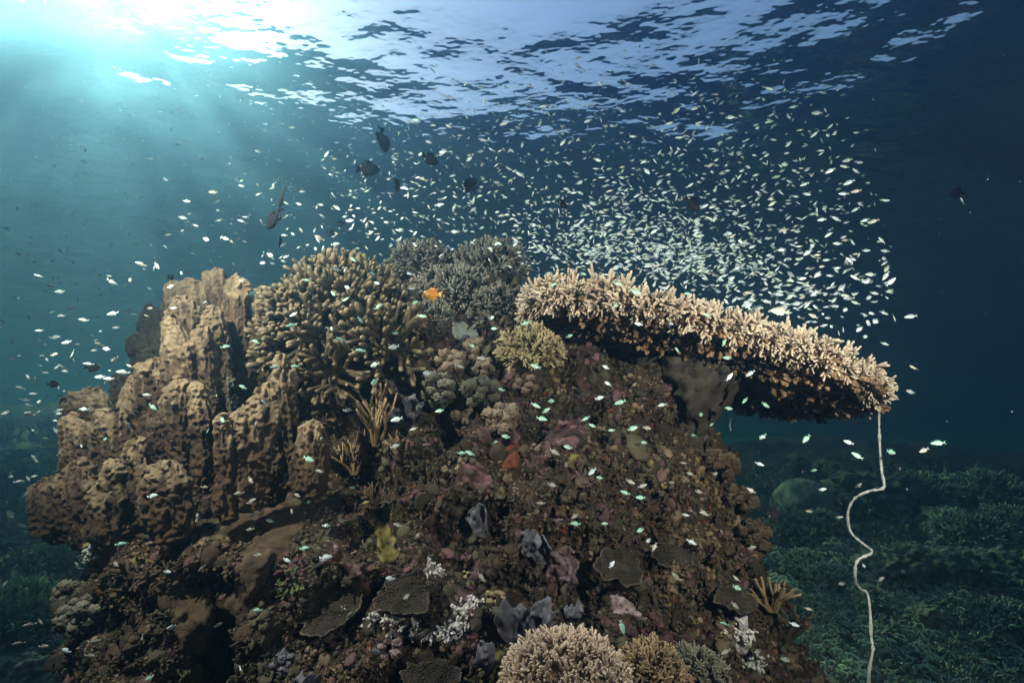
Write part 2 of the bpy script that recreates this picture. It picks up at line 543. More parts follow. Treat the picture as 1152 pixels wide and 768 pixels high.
# ------------------------------------------------------------------ materials of the corals
M = {}
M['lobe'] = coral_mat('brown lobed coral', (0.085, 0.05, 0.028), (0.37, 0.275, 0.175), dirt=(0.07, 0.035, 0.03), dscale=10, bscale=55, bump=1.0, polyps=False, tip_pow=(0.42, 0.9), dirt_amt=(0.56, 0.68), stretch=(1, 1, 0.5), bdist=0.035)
M['lobe_shaded'] = coral_mat('shaded grey lobed coral', (0.10, 0.085, 0.06), (0.15, 0.135, 0.10), dirt=(0.05, 0.04, 0.035), dscale=10, bscale=42, bump=1.0, polyps=False, stretch=(1, 1, 0.5), bdist=0.035)  # duller copy of the brown lobe coral; shade is put into its colour
M['plate'] = coral_mat('smooth brown encrusting coral', (0.095, 0.062, 0.038), (0.15, 0.105, 0.068), dirt=(0.05, 0.03, 0.022), dscale=20, bscale=110, bump=0.9, bdist=0.02, dirt_amt=(0.48, 0.64), polyps=False)
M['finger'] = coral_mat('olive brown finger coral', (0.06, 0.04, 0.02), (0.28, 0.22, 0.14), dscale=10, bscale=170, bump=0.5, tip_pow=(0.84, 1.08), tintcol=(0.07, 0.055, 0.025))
M['bush'] = coral_mat('grey green bush coral', (0.065, 0.058, 0.046), (0.22, 0.21, 0.175), dscale=12, bscale=220, bump=0.5, tip_pow=(0.45, 1.05))
M['table'] = coral_mat('pale branching table coral', (0.235, 0.145, 0.09), (0.71, 0.575, 0.455), dscale=9, bscale=260, bump=0.5, tip_pow=(0.25, 1.0))
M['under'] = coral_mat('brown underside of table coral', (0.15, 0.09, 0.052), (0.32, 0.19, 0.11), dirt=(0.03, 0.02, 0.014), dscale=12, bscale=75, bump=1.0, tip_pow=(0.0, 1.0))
M['stalk'] = coral_mat('grey dead coral stalk', (0.055, 0.045, 0.036), (0.085, 0.07, 0.055), dirt=(0.025, 0.017, 0.013), dscale=14, bscale=60, bump=0.6, polyps=False)
M['leather'] = coral_mat('yellowish leather coral', (0.16, 0.12, 0.06), (0.38, 0.31, 0.18), dscale=12, bscale=240, bump=0.4, tip_pow=(0.2, 1.0))
M['nodule'] = coral_mat('pale nodular coral', (0.16, 0.115, 0.085), (0.36, 0.28, 0.21), dscale=14, bscale=260, bump=0.8, tip_pow=(0.2, 1.0))
M['pale'] = coral_mat('pale pinkish branching coral', (0.28, 0.19, 0.125), (0.66, 0.51, 0.39), dscale=11, bscale=260, bump=0.4, tip_pow=(0.3, 1.0))
M['olive'] = coral_mat('dull olive branching coral', (0.06, 0.055, 0.04), (0.18, 0.17, 0.13), dscale=11, bscale=260, bump=0.4, tip_pow=(0.3, 1.0))
M['pink'] = coral_mat('pink coralline crust', (0.14, 0.065, 0.075), (0.27, 0.16, 0.17), dirt=(0.05, 0.034, 0.028), dscale=26, dirt_amt=(0.42, 0.56), bscale=110, bump=0.6, polyps=False)
M['lilac'] = coral_mat('pale lilac crust', (0.26, 0.18, 0.20), (0.44, 0.34, 0.36), dirt=(0.10, 0.055, 0.055), dscale=26, dirt_amt=(0.44, 0.6), bscale=120, bump=0.8, polyps=False)
M['sponge'] = coral_mat('grey violet sponge', (0.075, 0.072, 0.09), (0.14, 0.135, 0.165), dscale=14, bscale=60, bump=0.3, polyps=False)
M['orange'] = coral_mat('orange red sponge', (0.12, 0.035, 0.016), (0.17, 0.05, 0.02), dscale=14, bscale=120, bump=0.6, polyps=False)
M['yellow'] = coral_mat('yellow green growth', (0.13, 0.11, 0.03), (0.24, 0.21, 0.08), dirt=(0.08, 0.06, 0.02), dscale=20, bscale=130, bump=0.8, polyps=False)
M['white'] = coral_mat('white encrusting soft coral', (0.42, 0.38, 0.38), (0.62, 0.58, 0.58), dscale=18, bscale=200, bump=0.6)
M['brown'] = coral_mat('dark brown plate coral', (0.055, 0.038, 0.024), (0.14, 0.11, 0.075), dscale=14, bscale=170, bump=0.6, tip_pow=(0.75, 1.0))
M['button'] = coral_mat('green button polyps', (0.04, 0.06, 0.025), (0.12, 0.16, 0.07), dscale=14, bscale=200, bump=0.4)
M['dish'] = coral_mat('dark dish coral', (0.036, 0.027, 0.019), (0.16, 0.13, 0.095), dirt=(0.018, 0.014, 0.011), dscale=20, bscale=150, bump=0.8, tip_pow=(0.7, 1.0))
M['twig'] = coral_mat('tan twig coral', (0.20, 0.13, 0.07), (0.36, 0.26, 0.16), dscale=14, bscale=200, bump=0.4, tip_pow=(0.4, 1.0))
M['whip'] = coral_mat('pale whip coral', (0.74, 0.76, 0.74), (0.8, 0.82, 0.8), dscale=14, bscale=420, bump=0.9)
M['bluegrey'] = coral_mat('pale blue grey polyps', (0.22, 0.24, 0.22), (0.40, 0.43, 0.39), dscale=14, bscale=150, bump=0.4, polyps=False, tip_pow=(0.1, 1.0))
M['far'] = coral_mat('far coral', (0.10, 0.12, 0.08), (0.24, 0.28, 0.20), dirt=(0.06, 0.07, 0.05), dscale=5, bscale=40, bump=0.8, tip_pow=(0.2, 1.0))
M['far_leaf'] = coral_mat('far leafy coral', (0.07, 0.11, 0.07), (0.30, 0.38, 0.27), dscale=5, bscale=60, bump=0.5, tip_pow=(0.5, 1.0))
M['moss'] = coral_mat('green branching coral', (0.12, 0.20, 0.06), (0.42, 0.56, 0.26), dscale=9, bscale=200, bump=0.5, tip_pow=(0.2, 1.0))

# darker sorts for the small growth
for _n, _b, _t in (('pale', (0.13, 0.09, 0.06), (0.34, 0.26, 0.19)), ('brown', (0.025, 0.018, 0.012), (0.065, 0.05, 0.034)), ('pink', (0.085, 0.036, 0.042), (0.15, 0.08, 0.085)), ('olive', (0.04, 0.034, 0.02), (0.10, 0.085, 0.055)),
                   ('nodule', (0.10, 0.07, 0.05), (0.24, 0.18, 0.13)), ('twig', (0.11, 0.07, 0.035), (0.22, 0.15, 0.09)), ('yellow', (0.14, 0.11, 0.03), (0.24, 0.20, 0.07)), ('lilac', (0.17, 0.115, 0.12), (0.28, 0.20, 0.21)),
                   ('under', (0.042, 0.028, 0.018), (0.10, 0.066, 0.043)), ('orange', (0.16, 0.04, 0.018), (0.2, 0.06, 0.025)), ('plate', (0.048, 0.032, 0.022), (0.085, 0.06, 0.04)), ('finger', (0.05, 0.034, 0.018), (0.17, 0.125, 0.075))):
    M['growth_' + _n] = coral_mat('small growth ' + _n, _b, _t, dscale=22, bscale=300, bump=0.6, tip_pow=(0.2, 1.0))

# ------------------------------------------------------------------ lobed corals on the left
def lobe_geo(w, t, h, seed, nu=90, nv=72, knob=1.0):
    """upright flattened tongue: base at z=0, ridged sides, knobbly wavy crest"""
    V, Q, T, tip = sphere_tpl(nu, nv)
    x, y, z = V[:, 0], V[:, 1], V[:, 2]
    zz = (z + 1) / 2
    # squarer shoulders than an ellipse
    rad = np.sqrt(x * x + y * y) + 1e-9
    prof = np.clip(1 - np.abs(2 * zz - 0.9) ** 3.2 / 1.45, 0.02, 1) ** 0.55 * np.minimum(1, rad / 0.35)
    a = np.arctan2(y, x)
    ex = np.sign(np.cos(a)) * np.abs(np.cos(a)) ** 0.75 * prof
    ey = np.sign(np.sin(a)) * np.abs(np.sin(a)) ** 0.9 * prof
    P = np.stack([ex * w / 2, ey * t / 2, zz * h], 1)
    crest = 0.09 * h * fbm(np.stack([P[:, 0] * 9, np.zeros(len(P)) + seed * 3.7, np.zeros(len(P))], 1), 3, seed) * np.clip(zz * 1.7 - 0.7, 0, 1)
    P[:, 2] += crest
    P[:, 0] += 0.06 * w * vnoise(np.stack([P[:, 2] * 5, np.zeros(len(P)), np.full(len(P), seed * 1.3)], 1), seed + 3)
    P[:, 1] += 0.16 * t * vnoise(np.stack([P[:, 0] * 7, P[:, 2] * 4, np.full(len(P), seed * 2.3)], 1), seed + 5)
    me_n = np.stack([ex / (w / 2), ey / (t / 2), (zz - 0.55) / h], 1); me_n /= np.linalg.norm(me_n, axis=1)[:, None] + 1e-9
    q = P + seed * 3.1
    rid = 1 - np.abs(vnoise(q * [38, 38, 7], seed + 7))
    rid2 = 1 - np.abs(vnoise(q * [70, 70, 34], seed + 8))
    kn = 0.5 - worley(q * [26, 26, 17], seed + 9)
    big = fbm(q * 8, 3, seed + 12)
    d = 0.017 * (rid - 0.65) + 0.013 * (rid2 - 0.65) + 0.010 * knob * kn + 0.013 * big + 0.007 * fbm(q * 62, 2, seed + 17)
    # eroded pits
    pit = np.clip(0.125 - worley(q * [8.5, 8.5, 7.0], seed + 15), 0, 0.125) / 0.125
    d = d - 0.04 * pit * (zz < 0.9)
    P = P + me_n * d[:, None]
    tp = np.clip(0.15 + 0.8 * zz ** 2.2 + 0.15 * kn + 0.12 * big + 0.55 * (rid - 0.65), 0, 1) * (1 - 0.8 * pit)  # pale crest and ridges; pits darkened too, shade put into the colour
    return P, Q, T, tp

def px_lobe(cx, top, bot, w_px, Y, lean=0.0, thick=0.45, seed=1, knob=1.0, roll=0.0, hi=1.0):
    """a lobe whose silhouette runs from photo row top to row bot, in world space"""
    d = ray(cx, (top + bot) / 2).normalized()
    hit = ROCK.ray_cast(Vector((0, 0, 0)), d)
    if hit[0] is not None: Y = min(Y, hit[0].y - 0.02 - 0.12 * w_px * hit[0].y / FPX)
    A, B = at(cx + roll, top, Y), at(cx, bot, Y)
    f = project(B)[2]
    w = w_px * f / FPX
    h = (A - B).length
    nu = int(max(80, min(200, 110 + w_px * 1.1)) * hi); nv = int(max(80, min(220, h * 300)) * hi)
    V, Q, T, tp = lobe_geo(w * 0.99, max(0.09, w * thick), h, seed, nu, nv, knob)
    ax = (A - B).normalized()
    z = np.array(ax + Vector((0, lean, 0))); z /= np.linalg.norm(z)
    x = np.cross([0, 1.0, 0], z); x /= np.linalg.norm(x); y = np.cross(z, x)
    Rm = np.stack([x, y, z], 1)
    c, s = math.cos(R((seed * 37 % 50) - 25)), math.sin(R((seed * 37 % 50) - 25))
    V = V @ np.array([[c, s, 0], [-s, c, 0], [0, 0, 1]])
    return (V @ Rm.T + np.array(B), Q, T, tp)

LOBES = [  # label, material, lobes (cx, top, bot, w, Y, roll)
    ('dark grey-brown lobed coral at the back of the left shoulder, against blue water', 'lobe_shaded',
        [(186, 352, 430, 34, 3.05, -4), (165, 377, 425, 32, 3.0, 0), (150, 424, 470, 28, 2.95, -4)]),
    ('ridged brown lobes making the topmost crest left of the finger coral', 'lobe',
        [(221, 318, 400, 50, 2.92, -4), (253, 299, 400, 32, 2.95, 2), (274, 314, 450, 34, 2.74, 3)]),
    ('fan-shaped ridged brown lobe standing just below the crest', 'lobe', [(214, 339, 430, 42, 2.70, 0)]),
    ('tan lobe with dark eaten holes beside a deep black crevice', 'lobe', [(250, 341, 470, 28, 2.60, 3), (237, 378, 480, 26, 2.54, 1)]),
    ('tall broad tan coral wall full of holes, in the middle of the lobes', 'lobe',
        [(212, 371, 500, 46, 2.52, -3), (182, 397, 500, 40, 2.54, -3), (172, 425, 540, 44, 2.56, 0)]),
    ('smooth rounded lobe pair in front of the holed coral wall', 'lobe', [(207, 429, 520, 30, 2.34, 4), (234, 424, 545, 26, 2.36, 1)]),
    ('broad ridged brown coral with a flat crest at the left shoulder', 'lobe',
        [(112, 432, 540, 54, 2.70, 0), (141, 448, 590, 46, 2.50, 2), (104, 467, 590, 42, 2.48, -2)]),
    ('leftmost brown coral, jutting out over the blue water like a nose', 'lobe',
        [(96, 508, 610, 42, 2.42, 2), (76, 526, 600, 40, 2.40, -6), (60, 544, 590, 28, 2.38, -8)]),
    ('knobbly yellowish tan coral, low and lumpy, below the flat crest', 'lobe',
        [(158, 484, 580, 34, 2.32, 4), (136, 512, 600, 32, 2.30, 0), (120, 545, 610, 28, 2.26, 0)]),
    ('rounded tan lobe like a knee, with grey polyps under its edge', 'lobe', [(193, 513, 600, 54, 2.20, 0)]),
    ('big upright tan coral between the black crevice and the finger coral', 'lobe',
        [(325, 394, 540, 34, 2.30, 4), (303, 425, 560, 40, 2.28, 4), (281, 452, 565, 36, 2.24, 5)]),
    ('narrow pointed tan lobe beside the big upright coral', 'lobe', [(257, 474, 580, 24, 2.2, 4)]),
    ('squarish flat tan slab below the finger coral', 'lobe', [(350, 474, 550, 42, 2.14, 3)]),
    ('dim brown lobes in the shade left of the finger coral', 'lobe',
        [(303, 326, 440, 26, 2.76, 2), (319, 352, 450, 30, 2.66, 0)]),
    ('small brown lobes deep in the crevice under the crest', 'lobe_shaded', [(266, 430, 540, 26, 2.66, 0)]),
]
ls = 1
for lab, mk, lobes in LOBES:
    base = at(lobes[0][0], lobes[0][2], lobes[0][4])
    t = thing('lobed_coral', lab, 'coral', base) if len(lobes) > 1 else None
    for k, (cx, top, bot, w, Y, roll) in enumerate(lobes):
        ls += 1
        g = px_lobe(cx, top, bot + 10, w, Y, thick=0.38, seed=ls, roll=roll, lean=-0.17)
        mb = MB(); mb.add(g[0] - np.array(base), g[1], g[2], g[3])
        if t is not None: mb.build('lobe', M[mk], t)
        else:
            o = mb.build('lobed_coral', M[mk]); o.location = base; tag(o, lab, 'coral')

# crusts that follow the rock under them
def inpoly(P, poly):
    x, y = P[:, 0], P[:, 1]
    ins = np.zeros(len(P), bool); n = len(poly)
    for i in range(n):
        x1, y1 = poly[i]; x2, y2 = poly[(i + 1) % n]
        c = ((y1 > y) != (y2 > y)) & (x < (x2 - x1) * (y - y1) / (y2 - y1 + 1e-9) + x1)
        ins ^= c
    return ins
def edge_dist(P, poly):
    best = np.full(len(P), 1e9); n = len(poly)
    for i in range(n):
        a = np.array(poly[i], float); b = np.array(poly[(i + 1) % n], float)
        ab = b - a
        t = np.clip(((P - a) @ ab) / (ab @ ab + 1e-9), 0, 1)
        best = np.minimum(best, np.linalg.norm(P - (a + t[:, None] * ab), axis=1))
    return best
EXC = []                                              # photo outlines that the small growth leaves free
def crust(poly, name, mat, lab, cat, seed=0, thick=0.03, edge=7.0, step=2.5, bumps=0.012, freq=22, wob=6.0, smooth=2, lift=0.0, parent=None, worl=0.0):
    EXC.append([tuple(p) for p in poly])
    poly = np.array(poly, float)
    x0, y0 = poly.min(0) - 10; x1, y1 = poly.max(0) + 10
    gx, gy = np.arange(x0, x1, step), np.arange(y0, y1, step)
    X, Y = np.meshgrid(gx, gy); G = np.stack([X.ravel(), Y.ravel()], 1)
    w3 = np.stack([G[:, 0] / 16, G[:, 1] / 16, np.full(len(G), seed * 1.7)], 1)
    Gw = G + wob * np.stack([fbm(w3, 3, seed), fbm(w3 + 31.7, 3, seed + 1)], 1)
    sd = np.where(inpoly(Gw, poly), 1, -1) * edge_dist(Gw, poly)
    ny, nx = X.shape
    D = np.zeros(len(G)); N3 = np.zeros((len(G), 3)); ok = np.zeros(len(G), bool)
    rays = np.zeros((len(G), 3))
    for k in np.nonzero(sd > -step * 1.6)[0]:
        d = ray(*G[k]).normalized(); rays[k] = d
        h = ROCK.ray_cast(Vector((0, 0, 0)), d)
        if h[0] is not None:
            D[k] = h[3]; N3[k] = h[1]; ok[k] = True
    Dg = D.reshape(ny, nx); Og = ok.reshape(ny, nx).astype(float)
    for _ in range(smooth * 3):                       # bridge the small pits of the rock
        num = np.zeros_like(Dg); den = np.zeros_like(Dg)
        for dy in (-1, 0, 1):
            for dx in (-1, 0, 1):
                num += np.roll(np.roll(Dg * Og, dy, 0), dx, 1); den += np.roll(np.roll(Og, dy, 0), dx, 1)
        Dg = np.where(Og > 0, num / np.maximum(den, 1e-6), Dg)
    t = thick * (1 - np.exp(-np.maximum(sd, 0) / edge))
    P0 = rays * Dg.ravel()[:, None]
    b = bumps * fbm(P0 * freq, 4, seed + 4) + (worl * (0.5 - worley(P0 * freq * 1.3, seed + 6)) if worl else 0)
    dep = Dg.ravel() - np.where(sd > 0, lift + t + b * np.clip(sd / edge, 0, 1), -0.03)
    P = rays * dep[:, None]
    use = ok & (sd > -step * 1.6)
    idx = np.full(len(G), -1); 
    i, j = np.meshgrid(np.arange(nx - 1), np.arange(ny - 1)); k = (j * nx + i).ravel()
    q = np.stack([k, k + nx, k + nx + 1, k + 1], 1)
    q = q[use[q].all(1)]
    dd = dep[q]; q = q[(dd.max(1) - dd.min(1)) < 0.12]
    u = np.unique(q); idx[u] = np.arange(len(u))
    if not len(u): return None
    mb = MB()
    c = P[u].mean(0)
    tp = np.clip(0.5 + b[u] / (2 * bumps + worl + 1e-6) * 0.8 + 0.5 * np.exp(-np.maximum(sd[u], 0) / (edge * 0.7)), 0, 1)
    mb.add(P[u] - c, idx[q], None, tp)
    o = mb.build(name, mat, parent)
    if parent is None: o.location = c; tag(o, lab, cat)
    return o
crust([(318, 548), (342, 566), (338, 600), (312, 630), (292, 668), (262, 708), (240, 700), (252, 672), (272, 650), (276, 618), (296, 596), (302, 560)], 'encrusting_coral', M['plate'],
      'smooth brown crust running diagonally down the rock below the tan slab', 'coral', 40, thick=0.06, edge=6, smooth=3, bumps=0.018, freq=26, worl=0.012)
crust([(190, 672), (212, 668), (228, 650), (246, 668), (250, 710), (262, 735), (246, 768), (226, 745), (205, 735), (196, 705)], 'encrusting_coral', M['plate'],
      'folded brown plate lobes at the foot of the diagonal crust', 'coral', 60, thick=0.07, edge=6, smooth=2, bumps=0.025, freq=20, worl=0.014)
crust([(242, 545), (280, 545), (300, 560), (292, 600), (262, 612), (240, 590)], 'encrusting_coral', M['plate'],
      'dark brown smooth crust on the wall under the narrow pointed lobe', 'coral', 80, thick=0.03, smooth=3)

# ------------------------------------------------------------------ branching bushes
def make_tpls(count, seed, **kw):
    r = np.random.default_rng(seed)
    return [finger_tpl(r, **kw) for _ in range(count)]
T_FINGER = make_tpls(10, 1, rad=0.105, forks=4, n=6, ns=7, bend=0.4, taper=0.68, fork_len=0.5, spread=0.9)
T_FINE = make_tpls(10, 2, rad=0.10, forks=4, n=5, ns=6, bend=0.3, taper=0.7, fork_len=0.5, spread=0.9)
T_TABLE = make_tpls(14, 3, rad=0.105, forks=4, n=5, ns=6, bend=0.35, taper=0.55, fork_len=0.5, spread=0.85, knob=0.08)
T_STUB = make_tpls(8, 4, rad=0.2, forks=1, n=4, ns=7, bend=0.3, taper=0.8, fork_len=0.5, spread=0.8, knob=0.06)
SPH = sphere_tpl(12, 8)

def dome_dirs(n, r, nrm, low=-0.15):
    """directions spread over the half space of nrm"""
    nrm = np.asarray(nrm, float); nrm /= np.linalg.norm(nrm)
    out = []
    ga = math.pi * (3 - math.sqrt(5))
    for k in range(n):
        z = 1 - (1 - low) * (k + 0.5) / n
        a = k * ga
        s = math.sqrt(max(0, 1 - z * z))
        out.append(np.array([s * math.cos(a), s * math.sin(a), z]) + r.normal(0, 0.09, 3))
    D = np.array(out) @ frame(nrm).T
    return D / np.linalg.norm(D, axis=1)[:, None]

def bush(name, lab, cat, c, axes, nrm, n, tpls, flen, mat, seed, core=0.72, parts=False, part_name='branch', upbias=0.25, low=-0.15, corem=None, group=None):
    """dome of branches; parts=True builds every branch as its own child"""
    r = np.random.default_rng(seed)
    axes = np.asarray(axes, float)
    D = dome_dirs(n, r, nrm, low)
    cb = blob(axes * core, axes.min() * 0.12, 4 / axes.max() * 0.5, 36, 24, seed)
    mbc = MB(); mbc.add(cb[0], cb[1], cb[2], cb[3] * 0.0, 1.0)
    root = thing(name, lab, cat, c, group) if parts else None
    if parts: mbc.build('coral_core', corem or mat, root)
    front = set(sorted(range(n), key=lambda k: D[k][1] * axes[1])[:100])      # the hundred nearest the viewer
    rest = MB()
    for k, d in enumerate(D):
        base = d * axes * core * 0.93
        g = d / axes * axes.mean() + np.array([0, 0, upbias]) + r.normal(0, 0.15, 3)
        L = flen * r.uniform(0.75, 1.2)
        Mx = xf(g, base, L, r.uniform(0, 6.28))
        if parts and (parts is True or k in front):
            mb = MB(); mb.add_t(tpls[r.integers(len(tpls))], Mx, r.uniform(0, 0.6)); mb.build(part_name, mat, root)
        else:
            (rest if parts else mbc).add_t(tpls[r.integers(len(tpls))], Mx, r.uniform(0, 0.6))
    if parts and rest.n: rest.build(part_name + '_cover', mat, root)['kind'] = 'stuff'
    if not parts:
        o = mbc.build(name, mat); o.location = c
        return tag(o, lab, cat, group)
    return root

def px_c(px, py, Y): return np.array(at(px, py, Y))
def px_r(r, p): return r * project(p)[2] / FPX

# the finger coral: a big dome whose outer fingers are parts
c = px_c(388, 380, 2.72); rr = px_r(1.0, c)
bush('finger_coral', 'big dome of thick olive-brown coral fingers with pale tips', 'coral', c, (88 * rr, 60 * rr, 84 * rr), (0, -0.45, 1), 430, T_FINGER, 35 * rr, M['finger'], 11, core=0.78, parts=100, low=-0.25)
c = px_c(430, 392, 2.42); rr = px_r(1.0, c)
bush('finger_coral', 'hanging spray of finger coral, lower right of the big finger dome', 'coral', c, (40 * rr, 22 * rr, 34 * rr), (0.1, -1, 0.2), 30, T_FINGER, 42 * rr, M['finger'], 12, core=0.45, parts=True, low=0.0)
c = px_c(372, 420, 2.35); rr = px_r(1.0, c)
bush('finger_coral', 'few splayed coral fingers hanging under the big finger dome', 'coral', c, (22 * rr, 14 * rr, 14 * rr), (0, -1, -0.2), 12, T_FINGER, 34 * rr, M['finger'], 13, core=0.4, parts=True, low=0.1, upbias=-0.2)
c = px_c(352, 378, 2.40); rr = px_r(1.0, c)
bush('finger_coral', 'stubby finger coral in front of the big dome, beside dim brown lobes', 'coral', c, (26 * rr, 16 * rr, 24 * rr), (-0.1, -1, 0.4), 20, T_FINGER, 34 * rr, M['finger'], 14, core=0.45, parts=True, low=0.1)

BUSHES = [
    ((474, 300, 3.05), (38, 24, 22), 120, 16, 'bush', 'low grey bush coral on the skyline right of the finger dome'),
    ((552, 306, 2.98), (42, 30, 30), 170, 18, 'bush', 'round grey-green bush coral, highest on the skyline left of the table coral'),
    ((512, 338, 2.78), (62, 40, 30), 260, 18, 'bush', 'wide grey bush coral sprawling below the two skyline bushes'),
    ((480, 368, 2.6), (28, 20, 26), 90, 16, 'bush', 'dim brown bush coral hard against the finger dome, behind the orange fish'),
    ((562, 352, 2.66), (40, 26, 26), 120, 16, 'bush', 'shaded bush coral just below the left end of the table coral'),
    ((596, 398, 2.36), (36, 24, 28), 150, 16, 'leather', 'bright yellowish bushy leather coral under the left end of the table coral'),
    ((636, 776, 1.55), (84, 50, 62), 520, 21, 'pale', 'large pale pinkish branching coral at the foot of the rock'),
    ((735, 768, 1.66), (38, 30, 40), 190, 18, 'twig', 'brownish branching coral right of the large pale one at the rock foot'),
    ((785, 770, 1.75), (34, 30, 36), 160, 16, 'olive', 'dull greenish branching coral, last of the row at the rock foot'),
]
for k, ((px, py, Y), ax, n, fl, mk, lab) in enumerate(BUSHES):
    c = px_c(px, py, Y); rr = px_r(1.0, c)
    bush('bush_coral', lab, 'coral', c, np.array(ax) * rr, (0, -0.5, 1), n, T_FINE, fl * rr, M[mk], 100 + k, core=0.72, low=-0.3, parts=100 if n > 400 else False)
# ------------------------------------------------------------------ the table coral
PA, PB = 0.905, -0.338                                  # plane of the plate: z = PA + PB * x
OUT = [(0.20, 2.26), (0.36, 2.20), (0.52, 2.17), (0.72, 2.15), (0.91, 2.13), (1.11, 2.12), (1.30, 2.09), (1.45, 2.08), (1.57, 2.09),
       (1.66, 2.17), (1.72, 2.33), (1.74, 2.55), (1.69, 2.86), (1.58, 3.10), (1.32, 3.25), (0.95, 3.30), (0.55, 3.18), (0.30, 2.95), (0.14, 2.68), (0.12, 2.44)]
def smooth_loop(pts, n):
    p = np.array(pts, float)
    t = np.linspace(0, len(p), n, endpoint=False)
    i = np.floor(t).astype(int); f = (t - i)[:, None]
    g = lambda k: p[(i + k) % len(p)]
    return 0.5 * ((2 * g(0)) + (-g(-1) + g(1)) * f + (2 * g(-1) - 5 * g(0) + 4 * g(1) - g(2)) * f ** 2 + (-g(-1) + 3 * g(0) - 3 * g(1) + g(2)) * f ** 3)
LOOP = smooth_loop(OUT, 320)
CEN = np.array([0.98, 2.70])
tn = np.array([-PB, 0, 1.0]); tn /= np.linalg.norm(tn)
def zp(x): return PA + PB * x + 0.075 * np.maximum(0, 1 - ((x - 0.95) / 0.85) ** 2)      # gently arched
def pl(x, y): return np.array([x, y, zp(x)])
def table_coral():
    r = np.random.default_rng(77)
    org = np.array([CEN[0], CEN[1] + 0.1, -0.2])
    root = thing('table_coral', 'huge flat table coral jutting out right over open water, pale spiky rim', 'coral', org)
    n = len(LOOP)
    # plate: thin shell of rings from the rim to the middle, upper and lower skins
    fr = np.linspace(1, 0.0, 26)[:-1]
    V = []; tp = []
    ang = np.linspace(0, 2 * math.pi, n, endpoint=False)
    for side in (1, -1):
        for f in fr:
            xy = CEN + (LOOP - CEN) * f
            zz = zp(xy[:, 0])
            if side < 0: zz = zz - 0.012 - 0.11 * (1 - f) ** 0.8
            else: zz = zz + 0.012
            rid = 0.012 * (1 - np.abs(vnoise(np.stack([np.cos(ang) * 22, np.sin(ang) * 22, np.full(n, f * 4)], 1), 5))) if side < 0 else 0
            nb = 0.02 * fbm(np.stack([xy[:, 0] * 16, xy[:, 1] * 16, zz * 16], 1), 4, 9) * (1 if side < 0 else 0.3)
            V.append(np.stack([xy[:, 0], xy[:, 1], zz + nb - rid], 1)); tp.append(np.full(n, f ** 6))
    m = len(fr)
    V = np.concatenate(V); i = np.arange(n); j = (i + 1) % n
    Q = []
    for k in range(m - 1):
        a, b = k * n, (k + 1) * n
        Q.append(np.stack([a + i, a + j, b + j, b + i], 1))
        a += m * n; b += m * n
        Q.append(np.stack([a + j, a + i, b + i, b + j], 1))
    Q.append(np.stack([i, m * n + i, m * n + j, j], 1))
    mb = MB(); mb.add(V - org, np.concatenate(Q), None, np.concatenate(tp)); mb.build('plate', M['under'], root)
    # stalk
    P = np.array([pl(0.98, 2.72) - [0, 0, 0.08], [0.95, 2.74, 0.28], [0.90, 2.76, 0.08], [0.86, 2.8, -0.25]]) - org
    u = np.linspace(0, 3, 40); k0 = np.clip(u.astype(int), 0, 2); fu = (u - k0)[:, None]
    P = P[k0] * (1 - fu) + P[k0 + 1] * fu
    v, q, t, tt = tube(P, np.interp(u, [0, 1, 2, 3], [0.36, 0.21, 0.17, 0.24]), 90)
    v = v + (0.06 * fbm(v * 7, 5, 3, 0.6) + 0.05 * (0.5 - worley(v * 13, 4)))[:, None] * np.array([1, 1, 0.3])
    mb = MB(); mb.add(v, q, t, tt); mb.build('stalk', M['stalk'], root)
    # branchlets
    items = []
    d = np.linalg.norm(np.roll(LOOP, -1, 0) - LOOP, axis=1); cum = np.concatenate([[0], np.cumsum(d)]); per = cum[-1]
    tang = np.roll(LOOP, -1, 0) - np.roll(LOOP, 1, 0)
    outw = np.stack([tang[:, 1], -tang[:, 0]], 1); outw /= np.linalg.norm(outw, axis=1)[:, None]
    tipx = lambda x: 0.74 * (1 - 0.3 * min(1, max(0, (x - 1.25) / 0.35)))      # shorter branchlets towards the right tip
    for row, (inset, elev, L) in enumerate([(0.05, -62, 0.10), (0.03, -45, 0.11), (0.016, -30, 0.115), (0.008, -18, 0.115), (0.0, -4, 0.125), (0.008, 14, 0.145), (0.03, 34, 0.155), (0.065, 52, 0.16), (0.11, 66, 0.165)]):
        s = 0.0
        while s < per:
            s += r.uniform(0.013, 0.027) * (1.0 + 0.12 * row)
            k = int(np.searchsorted(cum, s % per)) % n
            p = LOOP[k] - outw[k] * (inset + r.uniform(-0.012, 0.012))
            e = R(elev + r.normal(0, 13))
            az = r.normal(0, 0.35)
            o2 = outw[k] * math.cos(az) + np.array([-outw[k][1], outw[k][0]]) * math.sin(az)
            g = np.array([o2[0] * math.cos(e), o2[1] * math.cos(e), PB * o2[0] * math.cos(e) * 0.7]) + tn * math.sin(e)
            items.append((pl(*p) + [0, 0, r.uniform(-0.04, 0.03)], g, L * tipx(p[0]) * r.uniform(0.75, 1.15)))
    for _ in range(4200):
        x, y = r.uniform(0, 1.8), r.uniform(2.05, 3.3)
        if not inpoly(np.array([[x, y]]), LOOP)[0]: continue
        k = int(np.argmin(((LOOP - [x, y]) ** 2).sum(1))); dist = np.linalg.norm(LOOP[k] - [x, y])
        if dist < 0.10 or r.random() < min(0.75, dist * 1.1): continue
        g = tn + np.array([outw[k][0], outw[k][1], 0]) * 0.45 * math.exp(-dist / 0.3) + r.normal(0, 0.14, 3)
        items.append((pl(x, y), g, tipx(x) * r.uniform(0.13, 0.17)))
    ms = []
    for k, tpl in enumerate(T_TABLE):
        mb = MB(); mb.add_t(tpl, np.eye(4), 0.0); me = mb.mesh('branchlet'); me.materials.append(M['table']); ms.append(me)
